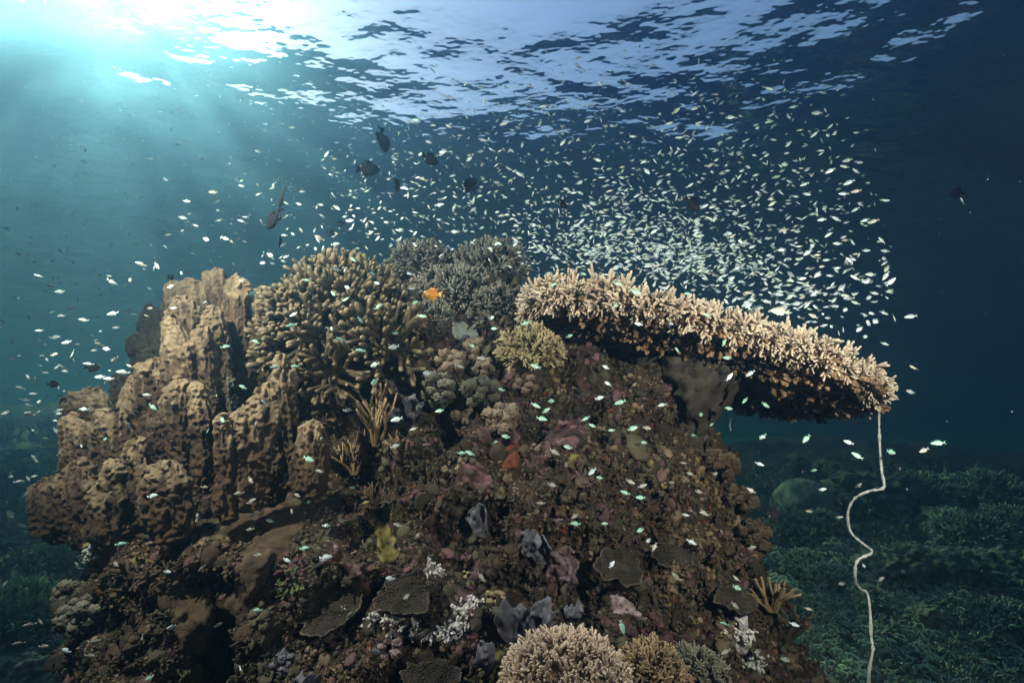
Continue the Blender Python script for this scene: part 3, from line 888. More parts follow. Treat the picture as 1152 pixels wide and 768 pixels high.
    # the hundred that stand nearest the viewer are parts of their own
    order = sorted(range(len(items)), key=lambda k: np.linalg.norm(items[k][0]) - 1.2 * items[k][2])
    rest = MB()
    for c, k in enumerate(order):
        p, g, L = items[k]
        Mx = xf(g, p - org, L, r.uniform(0, 6.28)); ti = int(r.integers(len(T_TABLE)))
        if c < 100:
            o = bpy.data.objects.new('branch', ms[ti]); C.objects.link(o); o.parent = root; o.matrix_local = Matrix(Mx.tolist())
        else: rest.add_t(T_TABLE[ti], Mx, 0.0)
    o = rest.build('branch_cover', M['table'], root); o['kind'] = 'stuff'
    # stubby dark branches under the plate
    ub = MB()
    for _ in range(1500):
        f = r.uniform(0.25, 0.985) ** 0.6; k = r.integers(n)
        xy = CEN + (LOOP[k] - CEN) * f
        dv = LOOP[k] - CEN; dv /= np.linalg.norm(dv)
        p = pl(*xy) - [0, 0, 0.012 + 0.11 * (1 - f) ** 0.8]
        g = np.array([dv[0], dv[1], -0.5 + PB * dv[0]]) + r.normal(0, 0.25, 3)
        ub.add_t(T_STUB[r.integers(len(T_STUB))], xf(g, p - org, r.uniform(0.035, 0.085), r.uniform(0, 6)), 0.0)
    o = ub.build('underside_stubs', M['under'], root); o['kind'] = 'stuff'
table_coral()

# ------------------------------------------------------------------ whip coral hanging from the rim
WH = [(989, 462), (989, 480), (990, 505), (992, 530), (994, 548), (978, 552), (962, 560), (954, 575), (955, 592), (960, 602), (972, 612), (981, 621), (966, 629), (962, 640), (963, 655), (968, 662), (976, 668), (979, 690), (980, 715), (982, 730), (978, 752), (977, 775), (974, 800), (972, 830)]
def whip(pts, Y, rad, lab):
    p = np.array([at(a, b, Y + 0.05 * math.sin(k * 0.9)) for k, (a, b) in enumerate(pts)])
    t = np.linspace(0, len(p) - 1, len(p) * 6)
    i = np.clip(np.floor(t).astype(int), 0, len(p) - 2); f = (t - i)[:, None]
    g = lambda k: p[np.clip(i + k, 0, len(p) - 1)]
    q = 0.5 * ((2 * g(0)) + (-g(-1) + g(1)) * f + (2 * g(-1) - 5 * g(0) + 4 * g(1) - g(2)) * f ** 2 + (-g(-1) + 3 * g(0) - 3 * g(1) + g(2)) * f ** 3)
    rr = rad * (1 + 0.2 * np.random.default_rng(3).normal(0, 1, len(q)))
    mb = MB(); v, a, b, tt = tube(q - q[0], rr, 9); mb.add(v, a, b, tt)
    o = mb.build('whip_coral', M['whip']); o.location = q[0]; tag(o, lab, 'coral')
whip(WH, 2.06, 0.0047, 'long pale wavy whip coral hanging from the right tip of the table coral')
whip([(822, 470), (821, 478), (822, 484)], 2.9, 0.004, 'tiny pale whip stub showing in the gap under the table coral')

# ------------------------------------------------------------------ smaller growth on the rock face
def cluster(name, lab, cat, px, py, rpx, n, mat, seed, knob=0.34, flat=0.6, tex=0.06, out=0.3):
    """a clump of rounded knobs; each knob a part when there are few"""
    r = np.random.default_rng(seed)
    p, nr = on_rock(px, py); p = np.array(p); nr = np.array(nr) + np.array([0, -0.6, 0.25])
    rr = px_r(rpx, p)
    root = thing(name, lab, cat, p)
    for k, d in enumerate(dome_dirs(n, r, nr, 0.0)):
        c = d * rr * np.array([1, 0.8, flat + 0.25]) * r.uniform(0.6, 1.0)
        s = rr * knob * r.uniform(0.7, 1.3)
        V, Q, T, tp = blob((s, s, s * r.uniform(0.7, 1.0)), s * tex * 4, 2.2 / s, 44, 30, seed + k)
        wv = 0.5 - worley(V / s * 3.6, seed + k)
        V = V * (1 + 0.42 * wv)[:, None]
        mb = MB(); mb.add(V + c, Q, T, np.clip(0.5 + 0.5 * V[:, 2] / s + 0.4 * wv, 0, 1)); mb.build('knob', mat, root)
    return root
CL = [
    (505, 408, 17, 9, 'nodule', 'pale knobbly coral clump left of the yellowish leather coral'),
    (532, 396, 16, 8, 'nodule', 'pale knobbly coral clump touching the yellowish leather coral'),
    (548, 414, 14, 7, 'nodule', 'small dull knobbly clump below the bushy leather coral'),
    (528, 470, 19, 9, 'nodule', 'round pale knobbly coral, left half of the pair above the pink crust'),
    (565, 470, 22, 12, 'nodule', 'wider pale knobbly coral, right half of the pair above the pink crust'),
    (552, 484, 9, 5, 'nodule', 'small pale knob sitting directly on the pink crust'),
    (592, 432, 12, 6, 'nodule', 'small grey knobbly clump under the bushy leather coral'),
    (604, 505, 8, 5, 'nodule', 'little grey knob beside the yellow green spot'),
    (213, 592, 15, 11, 'bluegrey', 'cluster of pale grey polyps below the knee-like tan lobe'),
    (197, 572, 10, 7, 'bluegrey', 'small string of pale grey polyps under the knee-like tan lobe'),
    (105, 622, 11, 8, 'bluegrey', 'pale grey polyp rosette on the far left wall'),
    (140, 566, 10, 7, 'bluegrey', 'small pale polyp clump under the knobbly yellowish coral'),
    (226, 523, 7, 4, 'bluegrey', 'two or three grey polyps beside the knee-like tan lobe'),
    (365, 725, 12, 7, 'nodule', 'pale lumpy clump at the bottom, right of the folded brown plates'),
    (438, 725, 17, 9, 'lilac', 'pale lilac button clump below the white soft coral band'),
    (432, 742, 9, 5, 'lilac', 'small lilac buttons under the larger lilac clump'),
    (350, 738, 9, 5, 'nodule', 'low pale clump near the bottom edge of the rock'),
    (554, 674, 9, 6, 'leather', 'small cream rosette above the big grey violet sponge'),
    (525, 647, 6, 4, 'leather', 'tiny cream knob right of the white soft coral tuft'),
    (320, 745, 16, 12, 'sponge', 'dim grey lumps at the bottom edge near the folded plates'),
    (95, 690, 22, 16, 'bush', 'dim grey lumpy coral at the lower left edge of the rock'),
    (72, 650, 16, 10, 'bush', 'dim grey knobs protruding into blue water low on the left'),
    (540, 440, 20, 14, 'olive', 'dull olive ridged clump behind the grey violet fan sponge'),
    (497, 437, 22, 16, 'olive', 'dark olive ridged lump right of the tan twig coral'),
    (660, 560, 12, 8, 'brown', 'small dark brown knob clump in the middle of the dim face'),
    (845, 510, 16, 10, 'brown', 'round dark knob on the right edge under the table coral'),
    (815, 500, 14, 8, 'brown', 'dark round knob below the grey stalk'),
    (868, 556, 18, 10, 'brown', 'dark bulge farthest right on the shaded rock edge'),
    (850, 590, 18, 12, 'brown', 'dim brown knobs on the right rock edge near the green water'),
]
for k, (px, py, rp, n, mk, lab) in enumerate(CL):
    cluster('knobbly_coral' if mk in ('nodule', 'olive', 'brown', 'bush', 'leather') else 'polyp_clump', lab, 'coral', px, py, rp, n, M[mk], 200 + 11 * k)

CR = [  # crusts laid on the face
    ([(534, 478), (560, 476), (585, 486), (578, 502), (556, 506), (540, 500)], 'pink', 'bright pink crust pillow under the pale knobbly pair', 0.035, 0.006),
    ([(615, 475), (650, 470), (660, 492), (642, 510), (618, 500)], 'pink', 'dull pink crust right of the orange sponge', 0.02, 0.01),
    ([(588, 508), (608, 512), (612, 528), (590, 526)], 'pink', 'small pink crust patch below the orange sponge', 0.02, 0.01),
    ([(516, 520), (538, 518), (556, 540), (545, 556), (522, 545)], 'pink', 'dim pink crust in the shaded middle of the rock', 0.02, 0.012),
    ([(566, 495), (582, 490), (588, 520), (582, 538), (568, 522)], 'orange', 'orange red sponge beside the bright pink pillow', 0.02, 0.01),
    ([(640, 508), (652, 514), (648, 526), (634, 522)], 'yellow', 'yellow green spot beside the dull pink crust', 0.025, 0.012),
    ([(418, 596), (436, 590), (450, 610), (446, 632), (430, 636), (420, 620)], 'yellow', 'yellow mossy patch in the lower centre of the rock', 0.03, 0.02),
    ([(424, 565), (440, 566), (446, 582), (430, 588)], 'yellow', 'small yellow patch just above the mossy patch', 0.02, 0.015),
    ([(614, 618), (640, 610), (655, 630), (656, 655), (636, 664), (612, 654)], 'lilac', 'pale lilac knobbly crust right of the violet sponges', 0.05, 0.03),
    ([(684, 665), (704, 668), (725, 690), (735, 700), (715, 694), (690, 684)], 'lilac', 'lilac tinted crust rim below the brown dish coral', 0.03, 0.015),
    ([(372, 612), (390, 620), (412, 645), (420, 668), (404, 662), (380, 640)], 'pink', 'reddish crust left of the yellow mossy patch', 0.025, 0.015),
    ([(540, 720), (556, 725), (572, 735), (566, 748), (548, 742)], 'yellow', 'mustard spot between the violet sponge and the pale branching coral', 0.03, 0.015),
    ([(478, 440), (512, 430), (532, 440), (530, 462), (500, 462)], 'pink', 'faint pink crust behind the grey violet fan sponge', 0.015, 0.01),
    ([(430, 430), (456, 420), (470, 432), (462, 446), (436, 446)], 'lilac', 'pale lilac crust above the tan twig coral', 0.025, 0.02),
    ([(826, 690), (842, 686), (846, 720), (838, 745), (826, 730)], 'white', 'white streak of soft coral low on the right face', 0.03, 0.02),
    ([(510, 362), (534, 362), (540, 378), (522, 386), (508, 378)], 'bluegrey', 'pale green rounded crust among the bush corals', 0.045, 0.004),
    ([(98, 578), (130, 585), (140, 615), (120, 640), (100, 615)], 'pink', 'dull purple crust on the left wall under the nose-like coral', 0.02, 0.015),
    ([(305, 500), (330, 505), (328, 535), (308, 540)], 'pink', 'pinkish crust at the foot of the big upright tan coral', 0.02, 0.012),
]
for k, (poly, mk, lab, th, bp) in enumerate(CR):
    nm = {'orange': 'sponge', 'white': 'soft_coral'}.get(mk, 'coral_crust')
    crust(poly, nm, M[mk], lab, {'sponge': 'sponge', 'soft_coral': 'soft coral'}.get(nm, 'crust'), 300 + 7 * k, thick=th, bumps=bp, freq=30, step=1.8, edge=5, smooth=1, wob=5, worl=bp * 1.2)

def dish(px, py, rx, ry, lab, mat, seed, rim=0.4):
    p, nr = on_rock(px, py); p = np.array(p); f = project(p)[2]
    a, b = rx * f / FPX, ry * f / FPX
    nu, nv = 72, 22
    th = np.linspace(0, 2 * math.pi, nu, endpoint=False)
    wv = 1 + 0.26 * fbm(np.stack([np.cos(th) * 2.2, np.sin(th) * 2.2, np.full(nu, seed * 1.0)], 1), 4, seed)
    V, tp = [], []
    for s, off in ((0, 0.0), (1, -0.016)):
        for k in range(nv):
            t = 1 - k / (nv - 1) * 0.985
            x, y = a * t * np.cos(th) * wv, b * t * np.sin(th) * wv
            z = 0.22 * min(a, b) * t ** 2.5 * rim * 2 + 0.012 * fbm(np.stack([x * 24, y * 24, np.zeros(nu)], 1), 3, seed) + off
            V.append(np.stack([x, y, z + 0 * x], 1)); tp.append(np.full(nu, t ** 5 if s == 0 else 0.0))
    i = np.arange(nu); j = (i + 1) % nu; Q = []
    for k in range(nv - 1):
        A, B = k * nu, (k + 1) * nu
        Q.append(np.stack([A + i, A + j, B + j, B + i], 1)); A += nv * nu; B += nv * nu
        Q.append(np.stack([A + j, A + i, B + i, B + j], 1))
    Q.append(np.stack([i, nv * nu + i, nv * nu + j, j], 1))
    V = np.concatenate(V) @ frame(np.array([0.25 * math.sin(seed * 2.1), -1, 0.7 + 0.3 * math.cos(seed)])).T
    mb = MB(); mb.add(V, np.concatenate(Q), None, np.concatenate(tp))
    o = mb.build('dish_coral', mat); o.location = p + np.array([0, -0.05, 0]); tag(o, lab, 'coral')
dish(456, 668, 30, 20, 'smooth dark brown dish coral above the white soft coral band', M['dish'], 5)
dish(692, 636, 25, 22, 'brown dish coral with a pale frilled rim in the lower right of the face', M['dish'], 7, 0.7)
dish(760, 622, 26, 12, 'thin brown plate coral right of the frilled dish', M['dish'], 9)
dish(378, 680, 36, 28, 'dark reddish brown plate coral right of the folded plates', M['dish'], 11)
dish(822, 672, 22, 14, 'dim brown plate near the right end of the face', M['dish'], 12)
dish(482, 752, 34, 14, 'dark dome plate at the bottom edge below the lilac buttons', M['dish'], 14, 0.2)

def fan(px, py, w, h, lab, seed, ang=0.0, lobes=5, mat=None):
    """thin leaf-like sponge with a ragged rim and a little thickness"""
    p, nr = on_rock(px, py + h * 0.4); p = np.array(p); f = project(p)[2]
    a, b = w * f / FPX / 2, h * f / FPX
    nu, nv = 46, 26
    V, tp = [], []
    for s in (0, 1):
        for j in range(nv):
            t = j / (nv - 1)
            u = np.linspace(-1, 1, nu)
            top = 1 + 0.20 * fbm(np.stack([u * lobes * 0.42, np.zeros(nu), np.full(nu, seed * 1.9)], 1), 3, seed)
            wd = (0.25 + 0.75 * t ** 0.6)
            x = a * u * wd; z = b * t * top * (1 - 0.35 * np.abs(u) ** 3)
            y = -0.25 * b * t + 0.12 * b * np.sin(u * 4 + seed) * t + 0.03 * fbm(np.stack([x * 20, z * 20, np.zeros(nu)], 1), 3, seed) + s * 0.012
            V.append(np.stack([x, y, z], 1)); tp.append(np.full(nu, t))
    G = lambda s, j, i: s * nu * nv + j * nu + i
    Q = []
    for j in range(nv - 1):
        for i in range(nu - 1):
            Q.append((G(0, j, i), G(0, j, i + 1), G(0, j + 1, i + 1), G(0, j + 1, i)))
            Q.append((G(1, j, i + 1), G(1, j, i), G(1, j + 1, i), G(1, j + 1, i + 1)))
    for i in range(nu - 1): Q.append((G(0, nv - 1, i), G(0, nv - 1, i + 1), G(1, nv - 1, i + 1), G(1, nv - 1, i)))
    for j in range(nv - 1):
        Q.append((G(0, j + 1, 0), G(1, j + 1, 0), G(1, j, 0), G(0, j, 0)))
        Q.append((G(0, j, nu - 1), G(1, j, nu - 1), G(1, j + 1, nu - 1), G(0, j + 1, nu - 1)))
    V = np.concatenate(V)
    c, s = math.cos(ang), math.sin(ang)
    V = V @ np.array([[c, 0, -s], [0, 1, 0], [s, 0, c]])
    mb = MB(); mb.add(V, np.array(Q), None, np.concatenate(tp))
    o = mb.build('fan_sponge', mat or M['sponge']); o.location = p + np.array([0, -0.05, 0]); tag(o, lab, 'sponge')
fan(464, 462, 24, 24, 'small grey violet fan sponge right of the tan twig coral', 3, 0.2)
fan(452, 470, 14, 16, 'little blue grey leaf tucked left of the fan sponge', 4, -0.4)
fan(544, 588, 24, 34, 'upright grey violet leaf sponge in the lower middle face', 5, -0.3)
fan(592, 612, 26, 28, 'ragged violet sponge left of the lilac knobbly crust', 6, 0.2)
fan(610, 622, 24, 30, 'second ragged violet sponge, touching the lilac knobbly crust', 7, -0.2)
fan(578, 702, 44, 44, 'big grey violet leaf sponge above the pale branching coral', 8, 0.0)
fan(600, 700, 30, 44, 'crumpled grey sponge leaning right beside the big violet leaf', 9, 0.35)
fan(552, 738, 24, 30, 'grey violet sponge blade below the big leaf sponge', 10, -0.3)
fan(350, 765, 26, 28, 'blue grey leaf sponge cut by the bottom of the picture', 11, 0.1)
fan(640, 690, 22, 26, 'dim violet sponge flap below the lilac knobbly crust', 12, 0.2)

def twigs(px, py, w, h, n, lab, seed, mat, forks=5, rad=0.042, droop=0.0):
    r = np.random.default_rng(seed)
    p, nr = on_rock(px, py + h * 0.5); p = np.array(p) + [0, -0.04, 0]; f = project(p)[2]
    root = thing('twig_coral', lab, 'coral', p)
    a, b = w * f / FPX, h * f / FPX
    for k in range(n):
        tpl = finger_tpl(r, rad=rad, forks=forks, n=7, ns=6, bend=0.35, taper=0.6, fork_len=0.55, spread=0.5)
        u = (k + 0.5) / n * 2 - 1
        g = np.array([u * a / b * 1.0, -0.35, 1.0 - droop]) + r.normal(0, 0.12, 3)
        mb = MB(); mb.add_t(tpl, xf(g, np.array([u * a * 0.12, 0, 0]), b * r.uniform(0.75, 1.1), r.uniform(0, 6)), 0.0); mb.build('branch', mat, root)
twigs(426, 474, 22, 56, 6, 'tan twig coral with upright prongs below the finger coral', 31, M['twig'])
twigs(402, 512, 24, 44, 6, 'lower tan twig coral, left of and beneath the upright prongs', 32, M['twig'])
twigs(448, 500, 14, 22, 3, 'short tan prongs bending right beside the upright twigs', 33, M['twig'])
twigs(422, 556, 14, 24, 4, 'small pale twig tuft low in the centre of the face', 34, M['twig'])
twigs(864, 668, 30, 34, 6, 'tan splayed twig coral on the dim right flank', 35, M['twig'], 2, 0.07)
twigs(882, 700, 24, 40, 5, 'dim hanging twig coral lower on the right flank', 36, M['brown'], 2, 0.07)

# white soft coral band and tufts: crowds of small knobs, one colony each
def tufts(pts, rpx, n, lab, mat, seed, name='soft_coral', cat='soft coral', size=0.013):
    r = np.random.default_rng(seed)
    mb = MB(); c0 = None
    for px, py in pts:
        for _ in range(n):
            p, nr = on_rock(px + r.normal(0, rpx), py + r.normal(0, rpx * 0.6)); p = np.array(p)
            if c0 is None: c0 = p
            g = np.array(nr) + r.normal(0, 0.5, 3)
            mb.add_t(T_STUB[r.integers(len(T_STUB))], xf(g, p - c0, size * r.uniform(1.2, 3.0), r.uniform(0, 6)))
    o = mb.build(name, mat); o.location = c0; tag(o, lab, cat)
tufts([(428, 692), (440, 698), (455, 696), (470, 708), (486, 712), (500, 710), (515, 704), (522, 690), (530, 680)], 5, 34, 'broken band of white soft coral across the lower face', M['white'], 51)
tufts([(484, 640), (492, 644)], 4, 26, 'small white soft coral tuft above the right end of the dish coral', M['white'], 52)
tufts([(836, 712)], 6, 60, 'whitish blue soft coral patch near the lower right flank', M['white'], 53)
tufts([(850, 745)], 6, 60, 'scattered pale polyps at the foot of the right flank', M['bluegrey'], 54)
tufts([(330, 650), (322, 660)], 6, 16, 'green button polyps right of the diagonal brown crust', M['button'], 55)
tufts([(395, 760), (420, 755), (405, 768)], 8, 24, 'dull speckled crust of polyps at the bottom left of centre', M['nodule'], 56, size=0.008)

SPOTS = [(a, b, w * 0.75) for a, b, w, *_ in CL] + [(456, 668, 20), (692, 636, 18), (760, 622, 12), (378, 680, 24), (822, 672, 12), (482, 752, 20), (578, 690, 18)]
# small mixed growth all over the face: nobody could count it
def growth():
    r = np.random.default_rng(91)
    kinds = [('pale', 0.007), ('brown', 0.014), ('pink', 0.012), ('olive', 0.014), ('nodule', 0.007), ('twig', 0.009), ('yellow', 0.008), ('lilac', 0.007), ('under', 0.016), ('orange', 0.008), ('plate', 0.014), ('finger', 0.013)]
    wts = np.array([0.04, 0.26, 0.09, 0.19, 0.05, 0.06, 0.03, 0.02, 0.14, 0.02, 0.10, 0.09]); wts /= wts.sum()
    TUFT = [finger_tpl(r, rad=0.15, forks=4, n=4, ns=5, bend=0.6, taper=0.6, fork_len=0.5, spread=1.3) for _ in range(8)]
    CUM = np.cumsum(wts)
    mbs = [MB() for _ in kinds]
    LEAF = blob((1, 0.75, 0.22), 0.25, 1.4, 12, 8, 5)
    BALL = [blob((1, 1, 0.8), 0.22, 1.6, 12, 8, 20 + k) for k in range(4)]
    nrm = None
    for _ in range(30000):
        px, py = r.uniform(60, 930), r.uniform(330, 790)
        d = ray(px, py).normalized(); h = ROCK.ray_cast(Vector((0, 0, 0)), d)
        if h[0] is None: continue
        # patches: the same kind gathers together
        if any(abs(px - a) < w and abs(py - b) < w for a, b, w in SPOTS) or any(inpoly(np.array([[px, py]]), e)[0] for e in EXC if abs(px - e[0][0]) < 90 and abs(py - e[0][1]) < 190): continue
        pn = vnoise(np.array([[h[0].x * 4.5, h[0].y * 4.5, h[0].z * 4.5]]), 71)[0]
        k = int(r.choice(len(kinds), p=wts)) if r.random() < 0.32 else int(np.searchsorted(CUM, min(0.999, max(0, 0.5 + 0.62 * pn))))
        p, nr = np.array(h[0]), np.array(h[1])
        s = kinds[k][1] * r.lognormal(0, 0.5) * 0.72
        g = nr + r.normal(0, 0.45, 3)
        what = r.random() if kinds[k][0] not in ('pink', 'orange', 'lilac', 'yellow') else r.uniform(0.62, 0.93)
        if what < 0.14: mbs[k].add_t(T_STUB[r.integers(8)], xf(g, p, s * 1.4, r.uniform(0, 6)))
        elif what < 0.58: mbs[k].add_t(TUFT[r.integers(8)], xf(g, p - nr * s * 0.3, s * 1.9, r.uniform(0, 6)))
        elif what < 0.74:                                    # a little heap of knobs
            for _ in range(4): mbs[k].add_t(BALL[r.integers(4)], xf(g, p + r.normal(0, 0.5, 3) * s, s * r.uniform(0.35, 0.75), r.uniform(0, 6)))
        elif what < 0.94: mbs[k].add_t(BALL[r.integers(4)], xf(nr + r.normal(0, 0.2, 3), p, np.array([1.5, 1.1, 0.45]) * s, r.uniform(0, 6)))
        else:
            g2 = np.array([r.normal(0, 0.5), -0.4, 1.0]) + nr * 0.4
            mbs[k].add_t(LEAF, xf(g2, p + nr * s * 0.4, s * 0.9, r.uniform(0, 6)))
    V, Q, T, tip, mi, n = [], [], [], [], [], 0
    used = [(mb, kinds[k][0]) for k, mb in enumerate(mbs) if mb.n]
    for mb, _ in used:
        V += mb.V; tip += mb.tip
        Q.append(np.concatenate(mb.Q) + n); T.append(np.concatenate(mb.T) + n); n += mb.n
    me = mesh_from(np.concatenate(V), (np.concatenate(Q), np.concatenate(T)), 'encrusting_growth', {'tip': np.concatenate(tip), 'tint': np.zeros(n)})
    for _, kk in used: me.materials.append(M['growth_' + kk])
    idx = np.concatenate([np.full(len(q), k) for k, q in enumerate(Q)] + [np.full(len(t), k) for k, t in enumerate(T)]).astype(np.int32)
    me.polygons.foreach_set('material_index', idx)
    tag(obj('encrusting_growth', me, None), kind='stuff')
growth()
# ------------------------------------------------------------------ the reef beyond
_sb = bpy.data.objects['seabed'].data
SEAB = BVHTree.FromPolygons([v.co.copy() for v in _sb.vertices], [tuple(p.vertices) for p in _sb.polygons])
def on_bed(px, py, far=10.0):
    h = SEAB.ray_cast(Vector((0, 0, 0)), ray(px, py).normalized())
    if h[0] is None or h[0].y > 22:
        p = at(px, py, far); h = SEAB.ray_cast(Vector((p.x, p.y, 5)), Vector((0, 0, -1)))
    return np.array(h[0]), np.array(h[1])
FAR = [  # photo point of the base, half width in photo pixels, height ratio, sort, label
    (905, 575, 34, 0.95, 'dome', 'smooth round dome coral in the blue gap under the table coral'),
    (985, 560, 46, 0.8, 'mound', 'wide dim mound coral behind the bend of the whip coral'),
    (1040, 560, 36, 0.6, 'bush', 'dim bushy mound right of the whip coral, far away'),
    (890, 600, 28, 0.9, 'bush', 'frilly pale green coral bush close behind the right rock edge'),
    (925, 600, 26, 0.9, 'bush', 'frilly coral bush between the dome coral and the whip coral'),
    (905, 640, 24, 0.7, 'bush', 'low speckled coral bush by the rock edge above the leafy carpet'),
    (940, 628, 22, 0.8, 'mound', 'small rounded green coral left of the sharp whip bend'),
    (935, 655, 26, 0.6, 'bush', 'flat topped speckled bush left of the whip coral kink'),
    (1000, 640, 38, 0.75, 'mound', 'dark rounded coral boulder right of the whip coral bends'),
    (1050, 640, 44, 0.7, 'mound', 'broad dark coral boulder in the middle of the far slope'),
    (1105, 650, 48, 0.7, 'mound', 'broad dim mound near the right border above the leafy carpet'),
    (1090, 610, 40, 0.7, 'bush', 'dim bushy coral on the slope near the right border'),
    (1138, 600, 36, 0.7, 'bush', 'dim bush coral cut by the right border of the picture'),
    (1065, 590, 34, 0.7, 'mound', 'small dim boulder coral high on the far slope'),
    (1110, 560, 38, 0.6, 'bush', 'faint bushy hump on the far slope near the right border'),
    (975, 680, 24, 0.8, 'bush', 'speckled green bush touching the whip coral low down'),
    (1030, 690, 30, 0.6, 'mound', 'low dark boulder at the upper edge of the leafy carpet'),
    (900, 690, 26, 0.7, 'bush', 'green frilly bush at the foot of the right rock flank'),
    (1128, 700, 34, 0.6, 'bush', 'dark bush coral rising from the right end of the leafy carpet'),
    (20, 700, 40, 1.1, 'moss', 'bright green bushy coral at the left border of the picture'),
    (52, 640, 24, 1.2, 'moss', 'green feathery coral peeking out beside the left rock wall'),
    (10, 560, 44, 0.7, 'bush', 'dim teal bush far back at the left border'),
    (55, 540, 34, 0.7, 'bush', 'faint bushy hump behind the nose-like brown coral'),
    (20, 520, 46, 0.6, 'mound', 'faint dark mound on the far left slope'),
    (12, 620, 36, 0.8, 'mound', 'dim teal boulder above the bright green coral'),
    (30, 760, 44, 0.6, 'mound', 'dark boulder in the lower left corner'),
]
rf = np.random.default_rng(5)
for k, (px, py, w, hr, sort, lab) in enumerate(FAR):
    p, n = on_bed(px, py); rr = px_r(w, p)
    if sort in ('dome', 'mound'):
        big = sort == 'mound'
        V, Q, T, tp = blob((rr, rr, rr * hr * (0.8 if big else 1.1)), rr * (0.2 if big else 0.06), 1.5 / rr, 110, 70, 400 + k)
        kw = 0.5 - worley(V / rr * (5 if big else 9), k); k2 = 0.5 - worley(V / rr * 14, k + 3)
        V = V * (1 + (0.30 if big else 0.03) * kw + (0.10 if big else 0.01) * k2)[:, None]
        tp = np.clip(0.45 + 0.7 * kw + 0.4 * k2, 0, 1) if big else tp
        mb = MB(); mb.add(V, Q, T, tp); o = mb.build('dome_coral', M['far']); o.location = p; tag(o, lab, 'coral')
    else:
        bush('bush_coral', lab, 'coral', p, (rr, rr, rr * hr * 1.1), (0, -0.3, 1), 150, T_FINE, rr * 0.36, M['moss' if sort == 'moss' else 'far_leaf'], 430 + k, core=0.75, low=-0.1)
def carpet():
    r = np.random.default_rng(17); mb = MB()
    LEAFS = []
    for k in range(5):
        th = np.linspace(0, 2 * math.pi, 14, endpoint=False)
        rim = 1 + 0.18 * np.sin(th * 3 + k) + 0.1 * np.sin(th * 5 + 2 * k)
        V = [np.stack([np.cos(th) * rim * s, np.sin(th) * rim * s, np.full(14, 0.28 * s * s - 0.02 * (1 - s)) + 0.06 * np.sin(th * 4 + k) * s], 1) for s in (0.35, 0.7, 1.0)]
        V += [v - [0, 0, 0.05] for v in V[::-1]]
        V = np.concatenate(V + [np.array([[0, 0, 0.0], [0, 0, -0.07]])])
        i = np.arange(14); j = (i + 1) % 14
        Q = np.concatenate([np.stack([a * 14 + i, a * 14 + j, (a + 1) * 14 + j, (a + 1) * 14 + i], 1) for a in range(5)])
        T = np.concatenate([np.stack([np.full(14, 84), i, j], 1), np.stack([np.full(14, 85), 70 + j, 70 + i], 1)])
        tip = np.concatenate([np.full(14, t) for t in (0.2, 0.6, 1.0, 1.0, 0.4, 0.1)] + [np.array([0, 0])])
        LEAFS.append((V, Q, T, tip))
    n = 0
    while n < 3600:
        px, py = r.uniform(860, 1200), r.uniform(590, 800)
        if r.random() > np.clip((py - 590) / 90, 0.08, 1): continue
        p, nr = on_bed(px, py); n += 1
        if p[1] > 9: continue
        s = r.uniform(0.025, 0.055) * (1 + 0.4 * (py < 690))
        mb.add_t(LEAFS[n % 5], xf(nr + r.normal(0, 0.32, 3) + [0, -0.35, 0.3], p + [0, 0, r.uniform(0.02, 0.09)], s, r.uniform(0, 6)))
    tag(mb.build('leafy_coral_carpet', M['far_leaf']), kind='stuff')
    mb = MB()
    n = 0
    while n < 3600:
        px, py = (r.uniform(840, 1200), r.uniform(520, 800)) if r.random() < 0.55 else (r.uniform(-60, 120), r.uniform(440, 800))
        p, nr = on_bed(px, py); n += 1
        if p[1] > 13: continue
        mb.add_t(T_FINE[n % 10], xf(nr + r.normal(0, 0.3, 3), p, r.uniform(0.05, 0.14) * (0.6 + 0.12 * p[1]), r.uniform(0, 6)))
    tag(mb.build('reef_undergrowth', M['far']), kind='stuff')
carpet()

# ------------------------------------------------------------------ fish
def fish_mat(name, belly, back, rough=0.35, metal=0.0):
    m, N, L, P = new_mat(name)
    a = N.new('ShaderNodeAttribute'); a.attribute_name = 'tip'
    rp = ramp(N, [(0.35, belly), (0.75, back)]); L.new(a.outputs['Fac'], rp.inputs[0])
    e = N.new('ShaderNodeAttribute'); e.attribute_name = 'tint'
    col = mix(N, L, e.outputs['Fac'], rp.outputs[0], (0.015, 0.015, 0.02))
    L.new(col, P.inputs['Base Color'])
    P.inputs['Roughness'].default_value = rough
    P.inputs['Metallic'].default_value = metal
    if 'black' in name: P.inputs['Specular IOR Level'].default_value = 0.05; P.inputs['Roughness'].default_value = 0.9
    return m
def fin(poly, t0, tip, wedge=None):
    """flat fin with a little thickness from an outline in the x-z plane"""
    p = np.array(poly, float); n = len(p)
    c = p.mean(0)
    V = np.concatenate([np.stack([p[:, 0], np.full(n, s * t0), p[:, 1]], 1) for s in (1, -1)] + [np.array([[c[0], t0 * 1.6, c[1]], [c[0], -t0 * 1.6, c[1]]])])
    i = np.arange(n); j = (i + 1) % n
    Q = np.stack([i, j, n + j, n + i], 1)
    T = np.concatenate([np.stack([np.full(n, 2 * n), j, i], 1), np.stack([np.full(n, 2 * n + 1), n + i, n + j], 1)])
    return V, Q, T, np.full(len(V), tip)
